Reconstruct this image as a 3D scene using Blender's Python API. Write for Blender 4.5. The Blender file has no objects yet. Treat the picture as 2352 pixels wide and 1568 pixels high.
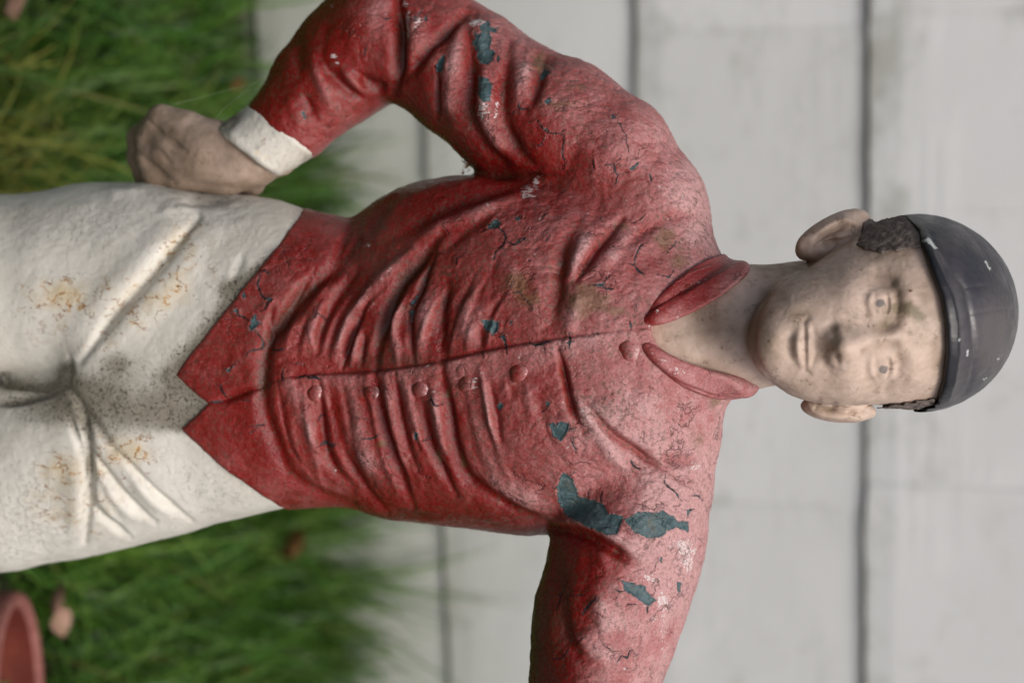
import bpy, math, random
import numpy as np

random.seed(7)
RNG = np.random.default_rng(7)
scene = bpy.context.scene
COL = scene.collection
V3 = np.array
rad = math.radians

# ----------------------------------------------------------------- camera
FPX = 3267.0                    # focal length, in the units of a 2352 px wide picture (50 mm lens)
PITCH, ROLL = rad(18.0), rad(1.15)
CAM = V3([0.0, 0.0, 1.0])
FWD = V3([0.0, math.cos(PITCH), -math.sin(PITCH)])
_R0, _U0 = V3([1.0, 0, 0]), V3([0.0, math.sin(PITCH), math.cos(PITCH)])
RGT = math.cos(ROLL) * _R0 + math.sin(ROLL) * _U0
UPV = -math.sin(ROLL) * _R0 + math.cos(ROLL) * _U0
DIST = 0.95                     # metres from the camera to the figure
S0 = DIST / FPX                 # metres per sculpting unit

import mathutils
cam_data = bpy.data.cameras.new("camera")
cam = bpy.data.objects.new("camera", cam_data)
COL.objects.link(cam)
mx = mathutils.Matrix.Identity(4)
for i in range(3):
    mx[i][0], mx[i][1], mx[i][2], mx[i][3] = UPV[i], -RGT[i], -FWD[i], CAM[i]
cam.matrix_world = mx           # the camera was held upright: the picture lies on its side
cam_data.sensor_fit = 'HORIZONTAL'
cam_data.sensor_width = 36.0
cam_data.lens = 36.0 * FPX / 2352.0
cam_data.clip_start, cam_data.clip_end = 0.05, 200.0
cam_data.dof.use_dof = True
cam_data.dof.focus_distance = 0.885
cam_data.dof.aperture_fstop = 3.3
scene.camera = cam

# ----------------------------------------------------------------- sky, sun, exposure
SUN_EL, SUN_AZ = rad(60), rad(28)        # azimuth from behind the camera towards the right
sun_dir = V3([math.cos(SUN_EL) * math.sin(SUN_AZ), -math.cos(SUN_EL) * math.cos(SUN_AZ), math.sin(SUN_EL)])
world = bpy.data.worlds.new("World")
scene.world = world
world.use_nodes = True
wn = world.node_tree
wn.nodes.clear()
sky = wn.nodes.new('ShaderNodeTexSky')
sky.sky_type = 'NISHITA'
sky.sun_disc = False
sky.sun_elevation = SUN_EL
sky.sun_rotation = math.atan2(sun_dir[0], sun_dir[1])
sky.dust_density = 5.0
sky.air_density = 0.6
sky.ozone_density = 0.3
bg = wn.nodes.new('ShaderNodeBackground')
bg.inputs['Strength'].default_value = 0.108
wo = wn.nodes.new('ShaderNodeOutputWorld')
wn.links.new(sky.outputs[0], bg.inputs[0])
wn.links.new(bg.outputs[0], wo.inputs[0])
sun_data = bpy.data.lights.new("sun", 'SUN')
sun_data.energy = 1.5
sun_data.angle = rad(28)
sun_data.color = (1.0, 0.985, 0.955)
sun = bpy.data.objects.new("sun", sun_data)
COL.objects.link(sun)
sun.rotation_mode = 'QUATERNION'
sun.rotation_quaternion = mathutils.Vector(sun_dir).to_track_quat('Z', 'Y')
sun.location = (1, -1, 4)
vs = scene.view_settings
vs.view_transform = 'Standard'
vs.look = 'None'
vs.gamma = 1.0
vs.use_curve_mapping = False
vs.exposure = 0.27

# ================================================================= helpers
def vnoise(P, freq, seed=0):
    """value noise, P (N,3), result -1..1"""
    X = P * freq + 100.0 + seed * 17.31
    I = np.floor(X).astype(np.int64)
    F = X - I
    F = F * F * (3 - 2 * F)
    def h(ix, iy, iz):
        n = (ix * 73856093) ^ (iy * 19349663) ^ (iz * 83492791) ^ (seed * 2654435)
        n = (n ^ (n >> 13)) * 1274126177
        n = n & 0x7fffffff
        return (n % 65536) / 32768.0 - 1.0
    r = 0
    for dx in (0, 1):
        wx = F[:, 0] if dx else 1 - F[:, 0]
        for dy in (0, 1):
            wy = F[:, 1] if dy else 1 - F[:, 1]
            for dz in (0, 1):
                wz = F[:, 2] if dz else 1 - F[:, 2]
                r = r + wx * wy * wz * h(I[:, 0] + dx, I[:, 1] + dy, I[:, 2] + dz)
    return r

def sstep(a, b, x):
    t = np.clip((x - a) / (b - a), 0, 1)
    return t * t * (3 - 2 * t)

def tab(x, *pts):
    a = np.array(pts, dtype=float)
    return np.interp(x, a[:, 0], a[:, 1])

def smin(a, b, k):
    h = np.clip(0.5 + 0.5 * (b - a) / k, 0, 1)
    return b * (1 - h) + a * h - k * h * (1 - h)

def smax(a, b, k):
    return -smin(-a, -b, k)

def rcone(P, a, b, ra, rb):
    a = np.asarray(a, float); b = np.asarray(b, float)
    ab = b - a
    t = np.clip(((P - a) @ ab) / (ab @ ab), 0, 1)
    d = P - a - t[:, None] * ab
    return np.sqrt((d * d).sum(1)) - (ra + (rb - ra) * t)

def chain(P, pts, k=20.0):
    """pts: (p, q, w, r)"""
    r = None
    for A, B in zip(pts[:-1], pts[1:]):
        d = rcone(P, A[:3], B[:3], A[3], B[3])
        r = d if r is None else smin(r, d, k)
    return r

def ell(P, c, r, axis=None, ang=0.0):
    X = P - np.asarray(c, float)
    if axis is not None:
        cs, sn = math.cos(ang), math.sin(ang)
        X = X.copy()
        i, j = axis
        xi = X[:, i] * cs + X[:, j] * sn
        xj = -X[:, i] * sn + X[:, j] * cs
        X[:, i], X[:, j] = xi, xj
    r = np.asarray(r, float)
    k0 = np.sqrt(((X / r) ** 2).sum(1)) + 1e-9
    k1 = np.sqrt(((X / (r * r)) ** 2).sum(1)) + 1e-9
    return k0 * (k0 - 1.0) / k1

def seg_dist(p, q, pts):
    """distance to a polyline, running parameter 0..1, signed side"""
    pts = np.asarray(pts, float)
    L = np.r_[0, np.cumsum(np.hypot(*np.diff(pts, axis=0).T))]
    best = np.full(p.shape, 1e9); tt = np.zeros(p.shape); sd = np.zeros(p.shape)
    for i in range(len(pts) - 1):
        a, b = pts[i], pts[i + 1]
        ab = b - a
        l2 = ab @ ab + 1e-9
        t = np.clip(((p - a[0]) * ab[0] + (q - a[1]) * ab[1]) / l2, 0, 1)
        dx, dy = p - a[0] - t * ab[0], q - a[1] - t * ab[1]
        d = np.hypot(dx, dy)
        m = d < best
        best = np.where(m, d, best)
        tt = np.where(m, (L[i] + t * (L[i + 1] - L[i])) / L[-1], tt)
        sd = np.where(m, np.sign(ab[0] * dy - ab[1] * dx), sd)
    return best, tt, sd

def poly_sd(p, q, pts):
    """signed distance to a polygon, negative inside"""
    pts = np.asarray(pts, float)
    d = np.full(p.shape, 1e9)
    s = np.ones(p.shape)
    n = len(pts)
    for i in range(n):
        a, b = pts[i], pts[(i + 1) % n]
        e = b - a
        wx, wy = p - a[0], q - a[1]
        t = np.clip((wx * e[0] + wy * e[1]) / (e @ e + 1e-9), 0, 1)
        d = np.minimum(d, np.hypot(wx - e[0] * t, wy - e[1] * t))
        c1 = q >= a[1]; c2 = q < b[1]; c3 = e[0] * wy > e[1] * wx
        flip = (c1 & c2 & c3) | (~c1 & ~c2 & ~c3)
        s = np.where(flip, -s, s)
    return s * d

def smooth_line(pts, n=4):
    """Catmull-Rom through the points"""
    P = np.asarray(pts, float)
    if len(P) < 3:
        return P
    Q = np.vstack([2 * P[0] - P[1], P, 2 * P[-1] - P[-2]])
    out = []
    for i in range(1, len(Q) - 2):
        p0, p1, p2, p3 = Q[i - 1], Q[i], Q[i + 1], Q[i + 2]
        for t in np.linspace(0, 1, n, endpoint=False):
            out.append(0.5 * (2 * p1 + (p2 - p0) * t + (2 * p0 - 5 * p1 + 4 * p2 - p3) * t * t + (3 * p1 - p0 - 3 * p2 + p3) * t ** 3))
    out.append(Q[-2])
    return np.array(out)

# sheets of measured points: (x0, y0, scale) of the enlargement they were read from
def frame(x0, y0, sc):
    def f(*pts):
        return [((x0 + x / sc) * 0.7903, (y0 + y / sc) * 0.7903) for x, y in pts]
    return f
fA = frame(900, 0, 2.351);  fB = frame(900, 660, 2.351); fC = frame(0, 660, 2.351)
fH = frame(1976, 560, 2.351); fT = frame(0, 1317, 2.351); fR = frame(1300, 1317, 2.351)
f1 = frame(1500, 560, 3.136); f2 = frame(1500, 1000, 3.136); f3 = frame(750, 900, 3.136)
f4 = frame(750, 1200, 2.613); f5 = frame(700, 0, 2.613); f6 = frame(300, 250, 3.136)
f7 = frame(1100, 0, 3.92); fL = frame(0, 0, 1.568)
def fD(*pts): return list(pts)
def S(*pts): return list(pts)

def to_world(P):
    """sculpting space (up the figure, to the right, towards the camera) -> metres"""
    t = (DIST - P[:, 2] * S0)[:, None]
    return CAM + t * (FWD + UPV * ((P[:, 0:1] - 1176) / FPX) + RGT * ((P[:, 1:2] - 784) / FPX))

SLANT = 0.325
def sl(p): return SLANT * (p - 1176.0)

def surface_nets(f, lo, hi, h):
    n = [int(math.ceil((hi[i] - lo[i]) / h)) + 1 for i in range(3)]
    ax = [lo[i] + h * np.arange(n[i]) for i in range(3)]
    G = np.empty(n, np.float32)
    step = max(1, 400000 // (n[1] * n[2]))
    for i in range(0, n[0], step):
        xs = ax[0][i:i + step]
        M = np.stack(np.meshgrid(xs, ax[1], ax[2], indexing='ij'), -1).reshape(-1, 3)
        G[i:i + step] = f(M).reshape(len(xs), n[1], n[2])
    # closed at the border of the block
    G[0], G[-1], G[:, 0], G[:, -1], G[:, :, 0], G[:, :, -1] = [np.maximum(x, h * .5) for x in (G[0], G[-1], G[:, 0], G[:, -1], G[:, :, 0], G[:, :, -1])]
    ins = G < 0
    c = np.zeros([k - 1 for k in n], np.int8)
    for dx in (0, 1):
        for dy in (0, 1):
            for dz in (0, 1):
                c += ins[dx:n[0] - 1 + dx, dy:n[1] - 1 + dy, dz:n[2] - 1 + dz]
    cells = np.argwhere((c > 0) & (c < 8))
    idx = np.full(c.shape, -1, np.int64)
    idx[tuple(cells.T)] = np.arange(len(cells))
    acc = np.zeros((len(cells), 3)); cnt = np.zeros(len(cells))
    corners = [(a, b, d) for a in (0, 1) for b in (0, 1) for d in (0, 1)]
    for a in corners:
        for k in range(3):
            if a[k]: continue
            b = list(a); b[k] = 1
            va = G[cells[:, 0] + a[0], cells[:, 1] + a[1], cells[:, 2] + a[2]]
            vb = G[cells[:, 0] + b[0], cells[:, 1] + b[1], cells[:, 2] + b[2]]
            m = (va < 0) != (vb < 0)
            t = np.where(m, va / np.where(m, va - vb, 1), 0)
            pt = np.tile(np.array(a, float), (len(cells), 1))
            pt[:, k] = t
            acc += pt * m[:, None]; cnt += m
    V = np.array(lo) + (cells + acc / cnt[:, None]) * h
    quads = []
    for k in range(3):
        i, j = (k + 1) % 3, (k + 2) % 3
        s0 = [slice(1, -1)] * 3; s1 = [slice(1, -1)] * 3
        s0[k] = slice(0, n[k] - 1); s1[k] = slice(1, n[k])
        A, B = ins[tuple(s0)], ins[tuple(s1)]
        e = np.argwhere(A != B)
        flip = A[tuple(e.T)]
        off = np.ones(3, int); off[k] = 0
        e = e + off
        def cell(di, dj):
            x = e.copy(); x[:, i] += di; x[:, j] += dj
            return idx[tuple(x.T)]
        q = np.stack([cell(-1, -1), cell(0, -1), cell(0, 0), cell(-1, 0)], 1)
        q[flip] = q[flip][:, ::-1]
        quads.append(q)
    Q = np.vstack(quads)
    return V, Q

def subdivide(V, Q):
    E = np.stack([Q, np.roll(Q, -1, 1)], -1).reshape(-1, 2)
    key = np.sort(E, 1)
    k = key[:, 0] * len(V) + key[:, 1]
    u, inv = np.unique(k, return_inverse=True)
    a, b = u // len(V), u % len(V)
    mid = 0.5 * (V[a] + V[b])
    fc = V[Q].mean(1)
    em = len(V) + inv.reshape(-1, 4)
    fi = len(V) + len(mid) + np.arange(len(Q))
    nq = [np.stack([Q[:, i], em[:, i], fi, em[:, i - 1]], 1) for i in range(4)]
    return np.vstack([V, mid, fc]), np.vstack(nq)

def grad(f, V, e=2.0):
    d0 = f(V)
    g = np.empty_like(V)
    for k in range(3):
        W = V.copy(); W[:, k] += e
        g[:, k] = (f(W) - d0) / e
    return d0, g

def project(f, V, it=2, maxstep=8.0):
    for _ in range(it):
        d, g = grad(f, V)
        l2 = np.maximum((g * g).sum(1), 0.05)
        V = V - np.clip(d / l2, -maxstep, maxstep)[:, None] * g
    d, g = grad(f, V)
    N = g / np.maximum(np.sqrt((g * g).sum(1)), 1e-6)[:, None]
    return V, N

def sculpt(f, lo, hi, h, levels):
    V, Q = surface_nets(f, lo, hi, h)
    V, N = project(f, V, 1)
    for l in range(levels):
        V, Q = subdivide(V, Q)
        V, N = project(f, V, 1)
    return V, N, Q

def mesh_object(name, V, Q, mat, parent=None, attrs=None, world_space=False, smooth=True):
    W = V if world_space else to_world(V)
    me = bpy.data.meshes.new(name)
    me.vertices.add(len(W)); me.vertices.foreach_set('co', W.astype(np.float32).ravel())
    k = Q.shape[1]
    me.loops.add(Q.size); me.loops.foreach_set('vertex_index', Q.astype(np.int32).ravel())
    me.polygons.add(len(Q))
    me.polygons.foreach_set('loop_start', np.arange(0, Q.size, k, dtype=np.int32))
    me.update(calc_edges=True)
    me.polygons.foreach_set('use_smooth', np.full(len(Q), smooth))
    for n, a in (attrs or {}).items():
        at = me.attributes.new(n, 'FLOAT', 'POINT')
        at.data.foreach_set('value', np.ascontiguousarray(a, dtype=np.float32))
    me.update()
    me.materials.append(mat)
    o = bpy.data.objects.new(name, me)
    COL.objects.link(o)
    if parent is not None:
        o.parent = parent
        o.matrix_parent_inverse = mathutils.Matrix.Translation(parent.location).inverted()
    return o

def thing(name, label, cat, loc=(0, 0, 0), group=None):
    o = bpy.data.objects.new(name, None)
    COL.objects.link(o)
    o.location = loc
    o.empty_display_size = 0.05
    o['label'] = label; o['category'] = cat
    if group: o['group'] = group
    return o

def tag(o, label=None, cat=None, group=None, kind=None):
    if label: o['label'] = label
    if cat: o['category'] = cat
    if group: o['group'] = group
    if kind: o['kind'] = kind
    return o

def strokes(p, q, lst):
    """sum of modelling-tool marks. each: (points, radius, height, profile)"""
    H = np.zeros(p.shape)
    for st in lst:
        pts, r, h = st[:3]
        prof = st[3] if len(st) > 3 else 'g'
        pts = smooth_line(pts, 4)
        lo, hi = pts.min(0) - 3.2 * r, pts.max(0) + 3.2 * r
        m = np.nonzero((p > lo[0]) & (p < hi[0]) & (q > lo[1]) & (q < hi[1]))[0]
        if not len(m): continue
        d, t, sd = seg_dist(p[m], q[m], pts)
        ln = np.hypot(*np.diff(pts, axis=0).T).sum()
        e = np.minimum(t, 1 - t) * ln                    # way to the nearer end
        taper = .30 + .70 * sstep(0, max(ln * .30, 1e-3), e) if ln > 4 * r else np.ones(len(m))
        if prof == 'o':                 # open ended
            taper = np.ones(len(m))
        rr = r * (0.55 + 0.45 * taper)
        if prof == 'v':                 # sharp crease
            v = np.exp(-1.7 * d / rr)
        elif prof in ('l', 'r'):        # one side stands proud, dying away
            s = d * sd * (1 if prof == 'l' else -1)
            v = 0.5 * (1 + np.tanh(s / 3.5)) * np.exp(-np.maximum(s, 0) ** 2 / (rr * rr))
        else:
            v = np.exp(-(d / rr) ** 2)
        H[m] += h * taper * v
    return H

def blobs(p, q, lst):
    H = np.zeros(p.shape)
    for (c, rp, rq, h) in lst:
        H += h * np.exp(-((p - c[0]) / rp) ** 2 - ((q - c[1]) / rq) ** 2)
    return H

def polys(p, q, lst, base=60.0):
    D = np.full(p.shape, base)
    for pts in lst:
        a = np.asarray(pts)
        lo, hi = a.min(0) - base, a.max(0) + base
        m = np.nonzero((p > lo[0]) & (p < hi[0]) & (q > lo[1]) & (q < hi[1]))[0]
        if len(m): D[m] = np.minimum(D[m], poly_sd(p[m], q[m], pts))
    return D

def lines(p, q, lst, base=30.0):
    """distance to crack lines, with ragged course and tapering ends: smaller = deeper in the crack"""
    D = np.full(p.shape, base)
    for k, (pts, wd) in enumerate(lst):
        a = np.asarray(pts, float)
        # ragged
        out = [a[0]]
        for A, B in zip(a[:-1], a[1:]):
            L = np.hypot(*(B - A)); n = max(1, int(L / 9))
            nrm = np.array([-(B - A)[1], (B - A)[0]]) / max(L, 1e-6)
            for i in range(1, n + 1):
                j = 0 if i == n else RNG.normal() * 2.2
                out.append(A + (B - A) * i / n + nrm * j)
        a = np.array(out)
        lo, hi = a.min(0) - base, a.max(0) + base
        m = np.nonzero((p > lo[0]) & (p < hi[0]) & (q > lo[1]) & (q < hi[1]))[0]
        if len(m):
            d, t, _ = seg_dist(p[m], q[m], a)
            w = wd * (0.25 + 0.75 * np.sin(np.pi * np.clip(t, 0, 1)) ** .6)
            D[m] = np.minimum(D[m], d - w)
    return D

# ----------------------------------------------------------------- node helper
class NT:
    def __init__(self, name):
        self.m = bpy.data.materials.new(name)
        self.m.use_nodes = True
        self.t = self.m.node_tree
        self.t.nodes.clear()
        self.out = self.t.nodes.new('ShaderNodeOutputMaterial')
        self.b = self.t.nodes.new('ShaderNodeBsdfPrincipled')
        self.t.links.new(self.b.outputs[0], self.out.inputs[0])
        self.tc = self.t.nodes.new('ShaderNodeTexCoord')
        self.co = self.tc.outputs['Object']
    def put(self, inp, v):
        if isinstance(v, bpy.types.NodeSocket): self.t.links.new(v, inp)
        elif isinstance(v, (tuple, list)) and inp.type == 'RGBA' and len(v) == 3: inp.default_value = (*v, 1)
        else: inp.default_value = v
    def attr(self, n):
        a = self.t.nodes.new('ShaderNodeAttribute'); a.attribute_name = n
        return a.outputs['Fac']
    def math(self, op, a, b=0.0, c=0.0, clamp=False):
        n = self.t.nodes.new('ShaderNodeMath'); n.operation = op; n.use_clamp = clamp
        for i, v in enumerate((a, b, c)): self.put(n.inputs[i], v)
        return n.outputs[0]
    def noise(self, scale, detail=4, rough=.55, co=None, dist=0.0):
        n = self.t.nodes.new('ShaderNodeTexNoise')
        n.inputs['Scale'].default_value = scale; n.inputs['Detail'].default_value = detail
        n.inputs['Roughness'].default_value = rough; n.inputs['Distortion'].default_value = dist
        self.put(n.inputs['Vector'], co or self.co)
        return n.outputs['Fac']
    def noisecol(self, scale, detail=3, co=None):
        n = self.t.nodes.new('ShaderNodeTexNoise')
        n.inputs['Scale'].default_value = scale; n.inputs['Detail'].default_value = detail
        self.put(n.inputs['Vector'], co or self.co)
        return n.outputs['Color']
    def voro(self, scale, feature='F1', co=None, rnd=1.0):
        n = self.t.nodes.new('ShaderNodeTexVoronoi'); n.feature = feature
        n.inputs['Scale'].default_value = scale; n.inputs['Randomness'].default_value = rnd
        self.put(n.inputs['Vector'], co or self.co)
        return n.outputs['Distance']
    def mapping(self, scale=(1, 1, 1), rot=(0, 0, 0), co=None):
        n = self.t.nodes.new('ShaderNodeMapping')
        n.inputs['Scale'].default_value = scale; n.inputs['Rotation'].default_value = rot
        self.put(n.inputs['Vector'], co or self.co)
        return n.outputs[0]
    def warp(self, co, scale, amt):
        n = self.t.nodes.new('ShaderNodeVectorMath'); n.operation = 'MULTIPLY_ADD'
        c = self.noisecol(scale, 3, co)
        self.put(n.inputs[0], c); n.inputs[1].default_value = (amt, amt, amt); self.put(n.inputs[2], co)
        return n.outputs[0]
    def step(self, v, a, b, lo=0.0, hi=1.0):
        n = self.t.nodes.new('ShaderNodeMapRange'); n.interpolation_type = 'SMOOTHSTEP'
        self.put(n.inputs['Value'], v)
        n.inputs['From Min'].default_value = a; n.inputs['From Max'].default_value = b
        n.inputs['To Min'].default_value = lo; n.inputs['To Max'].default_value = hi
        return n.outputs[0]
    def mix(self, f, a, b):
        n = self.t.nodes.new('ShaderNodeMix'); n.data_type = 'RGBA'
        self.put(n.inputs[0], f); self.put(n.inputs[6], a); self.put(n.inputs[7], b)
        return n.outputs[2]
    def ramp(self, f, stops):
        n = self.t.nodes.new('ShaderNodeValToRGB')
        e = n.color_ramp.elements
        while len(e) < len(stops): e.new(0.5)
        for el, (x, c) in zip(e, stops): el.position = x; el.color = (*c, 1)
        self.put(n.inputs[0], f)
        return n.outputs[0]
    def bump(self, h, dist, strength=1.0, prev=None):
        n = self.t.nodes.new('ShaderNodeBump')
        n.inputs['Distance'].default_value = dist; n.inputs['Strength'].default_value = strength
        self.put(n.inputs['Height'], h)
        if prev is not None: self.put(n.inputs['Normal'], prev)
        return n.outputs[0]
    def done(self, col, rough=0.5, normal=None, spec=0.5):
        self.put(self.b.inputs['Base Color'], col)
        self.put(self.b.inputs['Roughness'], rough)
        self.put(self.b.inputs['Specular IOR Level'], spec)
        if normal is not None: self.put(self.b.inputs['Normal'], normal)
        return self.m

# ================================================================= materials
def mat_red_paint():
    n = NT('old_red_paint')
    fade_shade, peel, crack, grime_shade, chip, moss = [n.attr(a) for a in ('fade_shade', 'peel', 'crack', 'grime_shade', 'chip', 'moss')]
    fine = n.noise(420, 4, .6)
    mid = n.noise(95, 5, .6)
    big = n.noise(26, 4, .6)
    # weathering and painted shade of the red
    f = n.math('ADD', fade_shade, n.math('MULTIPLY', n.math('SUBTRACT', mid, .5), .62))
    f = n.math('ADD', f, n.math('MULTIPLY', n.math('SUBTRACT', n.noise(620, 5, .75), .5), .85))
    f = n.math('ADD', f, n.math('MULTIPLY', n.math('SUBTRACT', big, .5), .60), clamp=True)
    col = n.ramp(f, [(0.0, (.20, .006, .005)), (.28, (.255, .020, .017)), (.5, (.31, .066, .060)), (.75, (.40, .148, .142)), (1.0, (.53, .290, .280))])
    # dust and mould specks, and painted shade
    dirt_shade = n.math('MULTIPLY', n.step(n.noise(380, 5, .75), .48, .62), n.step(n.math('ADD', grime_shade, n.math('MULTIPLY', n.math('SUBTRACT', big, .5), .9)), .1, .70))
    col = n.mix(n.math('MULTIPLY', dirt_shade, .80), col, (.115, .062, .040))
    soot_shade = n.step(n.math('ADD', grime_shade, n.math('MULTIPLY', n.math('SUBTRACT', mid, .5), .6)), .55, 1.25)
    col = n.mix(n.math('MULTIPLY', soot_shade, .7), col, (.055, .028, .012))
    col = n.mix(n.math('MULTIPLY', n.step(n.noise(850, 4, .7), .58, .68), .75), col, (.075, .038, .028))
    ms = n.step(n.math('ADD', moss, n.math('MULTIPLY', n.math('SUBTRACT', n.noise(160, 5, .7), .5), 1.6)), .28, .80)
    col = n.mix(n.math('MULTIPLY', ms, .62), col, (.15, .10, .04))
    # small scraped white streaks
    st = n.noise(1.0, 4, .65, n.mapping((700, 700, 230), (0, .5, .3)))
    wsc = n.step(n.math('ADD', chip, n.math('MULTIPLY', n.math('SUBTRACT', st, .5), 2.4)), .50, .66)
    col = n.mix(n.math('MULTIPLY', wsc, n.step(chip, .04, .16, 0, .85)), col, (.68, .61, .585))
    rare = n.step(n.noise(230, 2, .5), .725, .75)
    col = n.mix(n.math('MULTIPLY', rare, n.step(fade_shade, .35, .8, .1, .7)), col, (.66, .56, .54))
    # scaly flaking of the top coat
    wc = n.warp(n.mapping((1, 1, .55), (0, .55, 0)), 70, .010)
    ce = n.voro(150, 'F1', wc)
    wc2 = n.warp(n.mapping((1, 1, .6), (0, -.35, .3)), 150, .005)
    ce2 = n.voro(330, 'F1', wc2)
    zone = n.step(n.math('ADD', n.noise(30, 3, .6), n.math('MULTIPLY', fade_shade, .22)), .50, .74)
    ridge = n.math('ABSOLUTE', n.math('SUBTRACT', n.noise(1, 5, .6, n.mapping((46, 46, 30), (0, .55, 0))), .5))
    gate = n.math('MULTIPLY', zone, n.step(n.noise(42, 3, .6), .475, .57))
    hair = n.math('MULTIPLY', n.step(ridge, .002, .0065, 1, 0), gate)
    col = n.mix(n.math('MULTIPLY', hair, .75), col, (.05, .02, .02))
    # cracks through to the undercoat
    rag = n.math('MULTIPLY', n.math('SUBTRACT', n.noise(520, 3, .6), .5), 5.0)
    ck = n.step(n.math('ADD', crack, rag), -.6, .9, 1, 0)
    col = n.mix(ck, col, n.mix(n.step(mid, .45, .6), (.012, .012, .014), (.03, .05, .055)))
    # peeled patches: teal undercoat
    rag2 = n.math('MULTIPLY', n.math('SUBTRACT', n.noise(330, 4, .6), .5), 16.0)
    pk = n.step(n.math('ADD', peel, rag2), -.8, .8, 1, 0)
    teal = n.mix(n.step(n.noise(140, 5, .7), .35, .7), (.042, .084, .094), (.078, .130, .136))
    teal = n.mix(n.step(n.noise(600, 2, .5), .64, .70), teal, (.17, .17, .13))
    teal = n.mix(n.step(n.noise(60, 4, .7), .52, .70, 0, .6), teal, (.085, .085, .06))
    rimm = n.step(n.math('ADD', peel, rag2), .6, 3.2, 1, 0)
    col = n.mix(n.math('MULTIPLY', rimm, n.step(n.noise(180, 3, .6), .42, .62, 0, .6)), col, (.52, .33, .31))
    col = n.mix(pk, col, teal)
    # relief
    hgt = n.math('MULTIPLY', n.noise(520, 5, .7), .85)
    hgt = n.math('SUBTRACT', hgt, n.math('MULTIPLY', n.math('MULTIPLY', ce, ce), n.math('MULTIPLY', zone, 1.9)))
    hgt = n.math('SUBTRACT', hgt, n.math('MULTIPLY', ce2, n.math('MULTIPLY', n.step(fade_shade, .1, .7), .7)))
    hgt = n.math('SUBTRACT', hgt, n.math('MULTIPLY', n.step(ridge, 0, .02, 1, 0), n.math('MULTIPLY', gate, .8)))
    hgt = n.math('SUBTRACT', hgt, n.math('MULTIPLY', n.step(n.math('ADD', crack, rag), -2, 3.5, 1, 0), .9))
    hgt = n.math('SUBTRACT', hgt, n.math('MULTIPLY', n.step(n.math('ADD', peel, rag2), -1.5, 2.2, 1, 0), 1.0))
    nrm = n.bump(hgt, .00085, 1.0)
    rgh = n.math('ADD', n.step(f, 0, .9, .26, .52), n.math('MULTIPLY', n.math('SUBTRACT', fine, .5), .2))
    rgh = n.mix(pk, rgh, n.math('MULTIPLY', 1.0, .45))
    return n.done(col, rgh, nrm, .50)

def mat_white_paint():
    n = NT('old_white_paint')
    grime_shade, rust, peck = [n.attr(a) for a in ('grime_shade', 'rust', 'peck')]
    big = n.noise(22, 4, .6); mid = n.noise(90, 5, .6); fine = n.noise(380, 4, .65)
    col = n.mix(n.step(big, .35, .7), (.70, .675, .60), (.64, .61, .525))
    col = n.mix(n.math('MULTIPLY', n.step(mid, .5, .75), .35), col, (.50, .47, .39))
    # rust bleeding from hairline cracks
    rd = n.math('ABSOLUTE', n.math('SUBTRACT', n.noise(1, 4, .6, n.mapping((105, 105, 62), (0, .4, 0))), .5))
    rz = n.step(n.math('ADD', rust, n.math('MULTIPLY', n.math('SUBTRACT', mid, .5), 1.2)), .15, 1.0)
    gt = n.step(n.noise(130, 3, .6), .43, .52)
    rl = n.math('MULTIPLY', n.step(rd, .008, .034, 1, 0), gt)
    rl2 = n.math('MULTIPLY', n.math('MULTIPLY', n.step(rd, .004, .016, 1, 0), n.step(n.noise(110, 3, .6), .48, .55)), n.step(rust, .05, .35))
    col = n.mix(n.math('MULTIPLY', rz, .70), col, (.60, .46, .24))
    col = n.mix(n.math('MULTIPLY', n.math('MULTIPLY', rl, n.step(rz, 0, .5)), .85), col, (.47, .22, .035))
    col = n.mix(n.math('MULTIPLY', rl2, .8), col, (.34, .13, .025))
    # mould specks and grey dirt in folds
    g = n.math('ADD', grime_shade, n.math('MULTIPLY', n.math('SUBTRACT', big, .5), .45))
    col = n.mix(n.step(g, .28, 1.05, 0, .80), col, (.155, .13, .085))
    sp = n.math('MULTIPLY', n.step(n.noise(430, 6, .8), .50, .62), n.step(n.math('ADD', g, n.math('MULTIPLY', n.math('SUBTRACT', mid, .5), 1.2)), .22, .85))
    col = n.mix(n.math('MULTIPLY', sp, .94), col, (.034, .031, .018))
    sp2 = n.math('MULTIPLY', n.step(n.noise(800, 4, .7), .66, .74), n.step(g, 0, .7, .04, .8))
    col = n.mix(sp2, col, (.12, .10, .07))
    # flaked film
    pk = n.step(n.math('ADD', n.noise(230, 5, .7), n.math('MULTIPLY', peck, .10)), .615, .655)
    hgt = n.math('MULTIPLY', fine, .35)
    hgt = n.math('ADD', hgt, n.math('MULTIPLY', n.noise(150, 3, .5), .22))
    hgt = n.math('SUBTRACT', hgt, n.math('MULTIPLY', pk, n.math('MULTIPLY', n.step(peck, 0, .8), .3)))
    hgt = n.math('SUBTRACT', hgt, n.math('MULTIPLY', rl2, .4))
    return n.done(col, n.step(mid, .3, .7, .5, .7), n.bump(hgt, .0009, 1.0), .35)

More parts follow.
